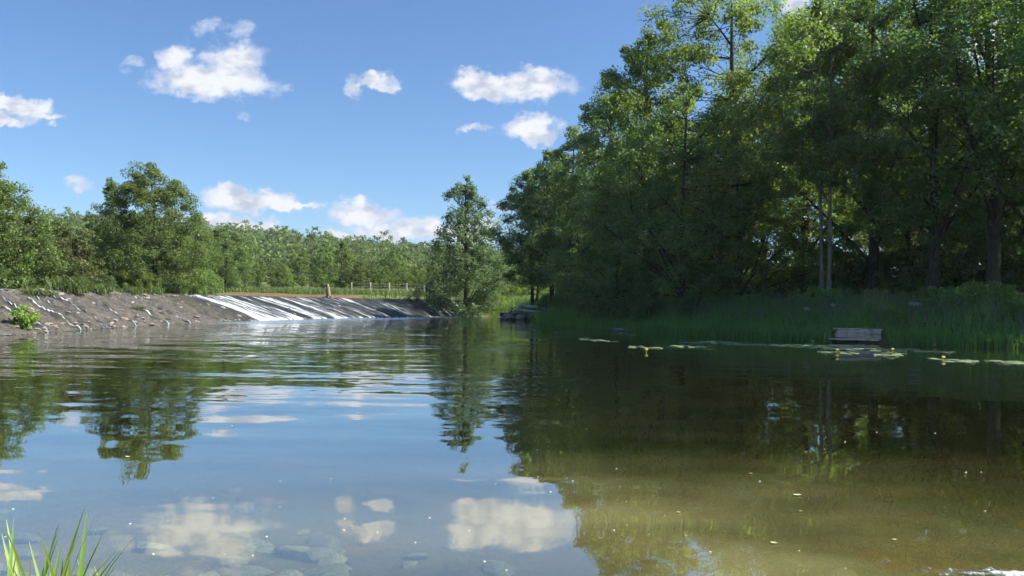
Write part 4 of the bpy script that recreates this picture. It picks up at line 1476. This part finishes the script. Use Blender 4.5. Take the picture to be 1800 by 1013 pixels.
tag(obj('floating_specks', mesh_np('floating_specks', *cat_parts(sp), M['white_petal'], True)), 'tiny white specks of fluff drifting on the water', 'fluff', kind='stuff')

# white riffle patch, bottom right: sky reflection on ripples painted as foam
rgx, rgy, rgf = grid(np.linspace(2.45, 3.6, 60), np.linspace(4.80, 5.20, 34))
rr_ = np.hypot((rgx - 3.02) / 0.50, (rgy - (5.0 - 0.10 * (rgx - 3.0))) / 0.115)
ff = 0.62 * (1 - rr_) + 1.5 * (fbm(rgx * 14, rgy * 34, 5) - 0.5)
rgz = 0.004 + 0.022 * np.clip(ff, 0, 1) + 0.01 * np.clip(1 - rr_, 0, 1)
kq = rgf[(ff[rgf].max(1) > 0.02) & (rr_[rgf].min(1) < 1.25)]
us, inv = np.unique(kq, return_inverse=True)
tag(obj('riffle_glint', mesh_np('riffle_glint', np.stack([rgx, rgy, rgz], 1)[us], inv.reshape(-1, 4), M['foam'], True, {'foam': ff[us] + 0.15, 'along': rgx[us] * 6, 'down': rgy[us] * 30})),
    'small white patch of sky glint painted on the rippled water in the bottom right corner', 'foam', kind='stuff')

# ------------------------------------------------------------------ near bank grass, bottom left
def blade_mesh(seed, h, w, bend):
    r = np.random.RandomState(seed)
    n = 9
    t = np.linspace(0, 1, n)
    x_ = bend * h * t ** 2.2
    z_ = h * (t - 0.32 * bend * t ** 3)
    ww_ = w * np.minimum(1, (1 - t) * 2.2) ** .8 * np.minimum(1, .55 + t) * .5 + 0.0004
    V_ = np.concatenate([np.stack([x_, ww_, z_ + ww_ * .4], 1), np.stack([x_, 0 * ww_, z_], 1), np.stack([x_, -ww_, z_ + ww_ * .4], 1)])
    F_ = [(a_ * n + k_, a_ * n + k_ + 1, (a_ + 1) * n + k_ + 1, (a_ + 1) * n + k_) for a_ in range(2) for k_ in range(n - 1)]
    return mesh_np('blade', V_, F_, M['near_grass'], True)


BL = [blade_mesh(k, h, w, b) for k, (h, w, b) in enumerate(((.52, .019, .35), (.46, .024, .75), (.38, .022, 1.0), (.50, .016, .6), (.32, .024, 1.15), (.56, .014, .2)))]
SPOT = [(4, 990, 2.6), (22, 965, 2.8), (50, 978, 2.7), (88, 972, 2.7), (108, 1000, 2.6), (35, 1012, 2.6), (-5, 1000, 2.6), (66, 990, 2.9), (8, 975, 2.9), (30, 985, 2.75), (62, 960, 2.85), (80, 985, 2.6), (100, 990, 2.8), (42, 1000, 2.5), (120, 1010, 2.7), (15, 1010, 2.4), (195, 1010, 3.0), (225, 1006, 2.85), (240, 1012, 3.1), (-15, 950, 2.8), (70, 1012, 2.5), (150, 1022, 2.8), (330, 1024, 2.9), (475, 1022, 3.0)]
SPOT = [q for q in SPOT[:16] for _ in (0, 1, 2)] + SPOT[16:]
for kk, (px, py, Y) in enumerate(SPOT):
    k = min(kk // 3, 16) if kk < 48 else kk - 32
    px, Y = px + rb.uniform(-14, 34) * (kk < 48), Y + rb.uniform(-.15, .15)
    top = at(px, py - 22, Y)
    zb = gz(top.x, top.y) - 0.03
    e = empty('grass_plant', (top.x, top.y, zb))
    e.scale = (1.7, 1.7, max(0.8, (top.z - zb - rb.uniform(.05, .13)) / 0.45))
    nb = 4 if k > 21 else (8 if k < 16 else 6)
    sc = 0.9 if k > 20 else 1.0
    for q in range(nb):
        o = obj('blade', BL[rb.randrange(6)], e)
        o.rotation_euler = (rb.uniform(-.10, .10), rb.uniform(-.12, .12), rb.uniform(0, 6.28))
        s = rb.uniform(.72, 1.05) * sc
        o.scale = (s, s, s)
        o.location = (rb.uniform(-.02, .02), rb.uniform(-.02, .02), 0)
    tag(e, 'bright green grass plant in the clump at the bottom left corner' if k < 16 or 18 < k < 21 else 'short grass blades poking up along the bottom edge', 'grass', 'near bank grass' if k < 16 or 18 < k < 21 else 'grass blades along the bottom edge')

# ------------------------------------------------------------------ thin summer haze
import bmesh
hb = bmesh.new()
bmesh.ops.create_cube(hb, size=1)
hm = bpy.data.meshes.new('haze')
x0, x1, y0, y1 = gx.min() - 20, gx.max() + 20, gy.min() - 20, gy.max() + 20
for v_ in hb.verts:
    v_.co = Vector(((x0 + x1) / 2 + v_.co.x * (x1 - x0), (y0 + y1) / 2 + v_.co.y * (y1 - y0), 38.0 + v_.co.z * 82.0))
hb.to_mesh(hm)
hb.free()
mh, th_ = material('haze')
pvn = th_.n('ShaderNodeVolumePrincipled')
pvn.inputs['Color'].default_value = (0.88, 0.93, 1.0, 1)
pvn.inputs['Density'].default_value = 0.00013
pvn.inputs['Anisotropy'].default_value = 0.2
oh = th_.n('ShaderNodeOutputMaterial')
th_.t.links.new(pvn.outputs[0], oh.inputs['Volume'])
hm.materials.append(mh)
tag(obj('haze', hm), 'thin pale summer haze over the valley', 'haze', kind='stuff')
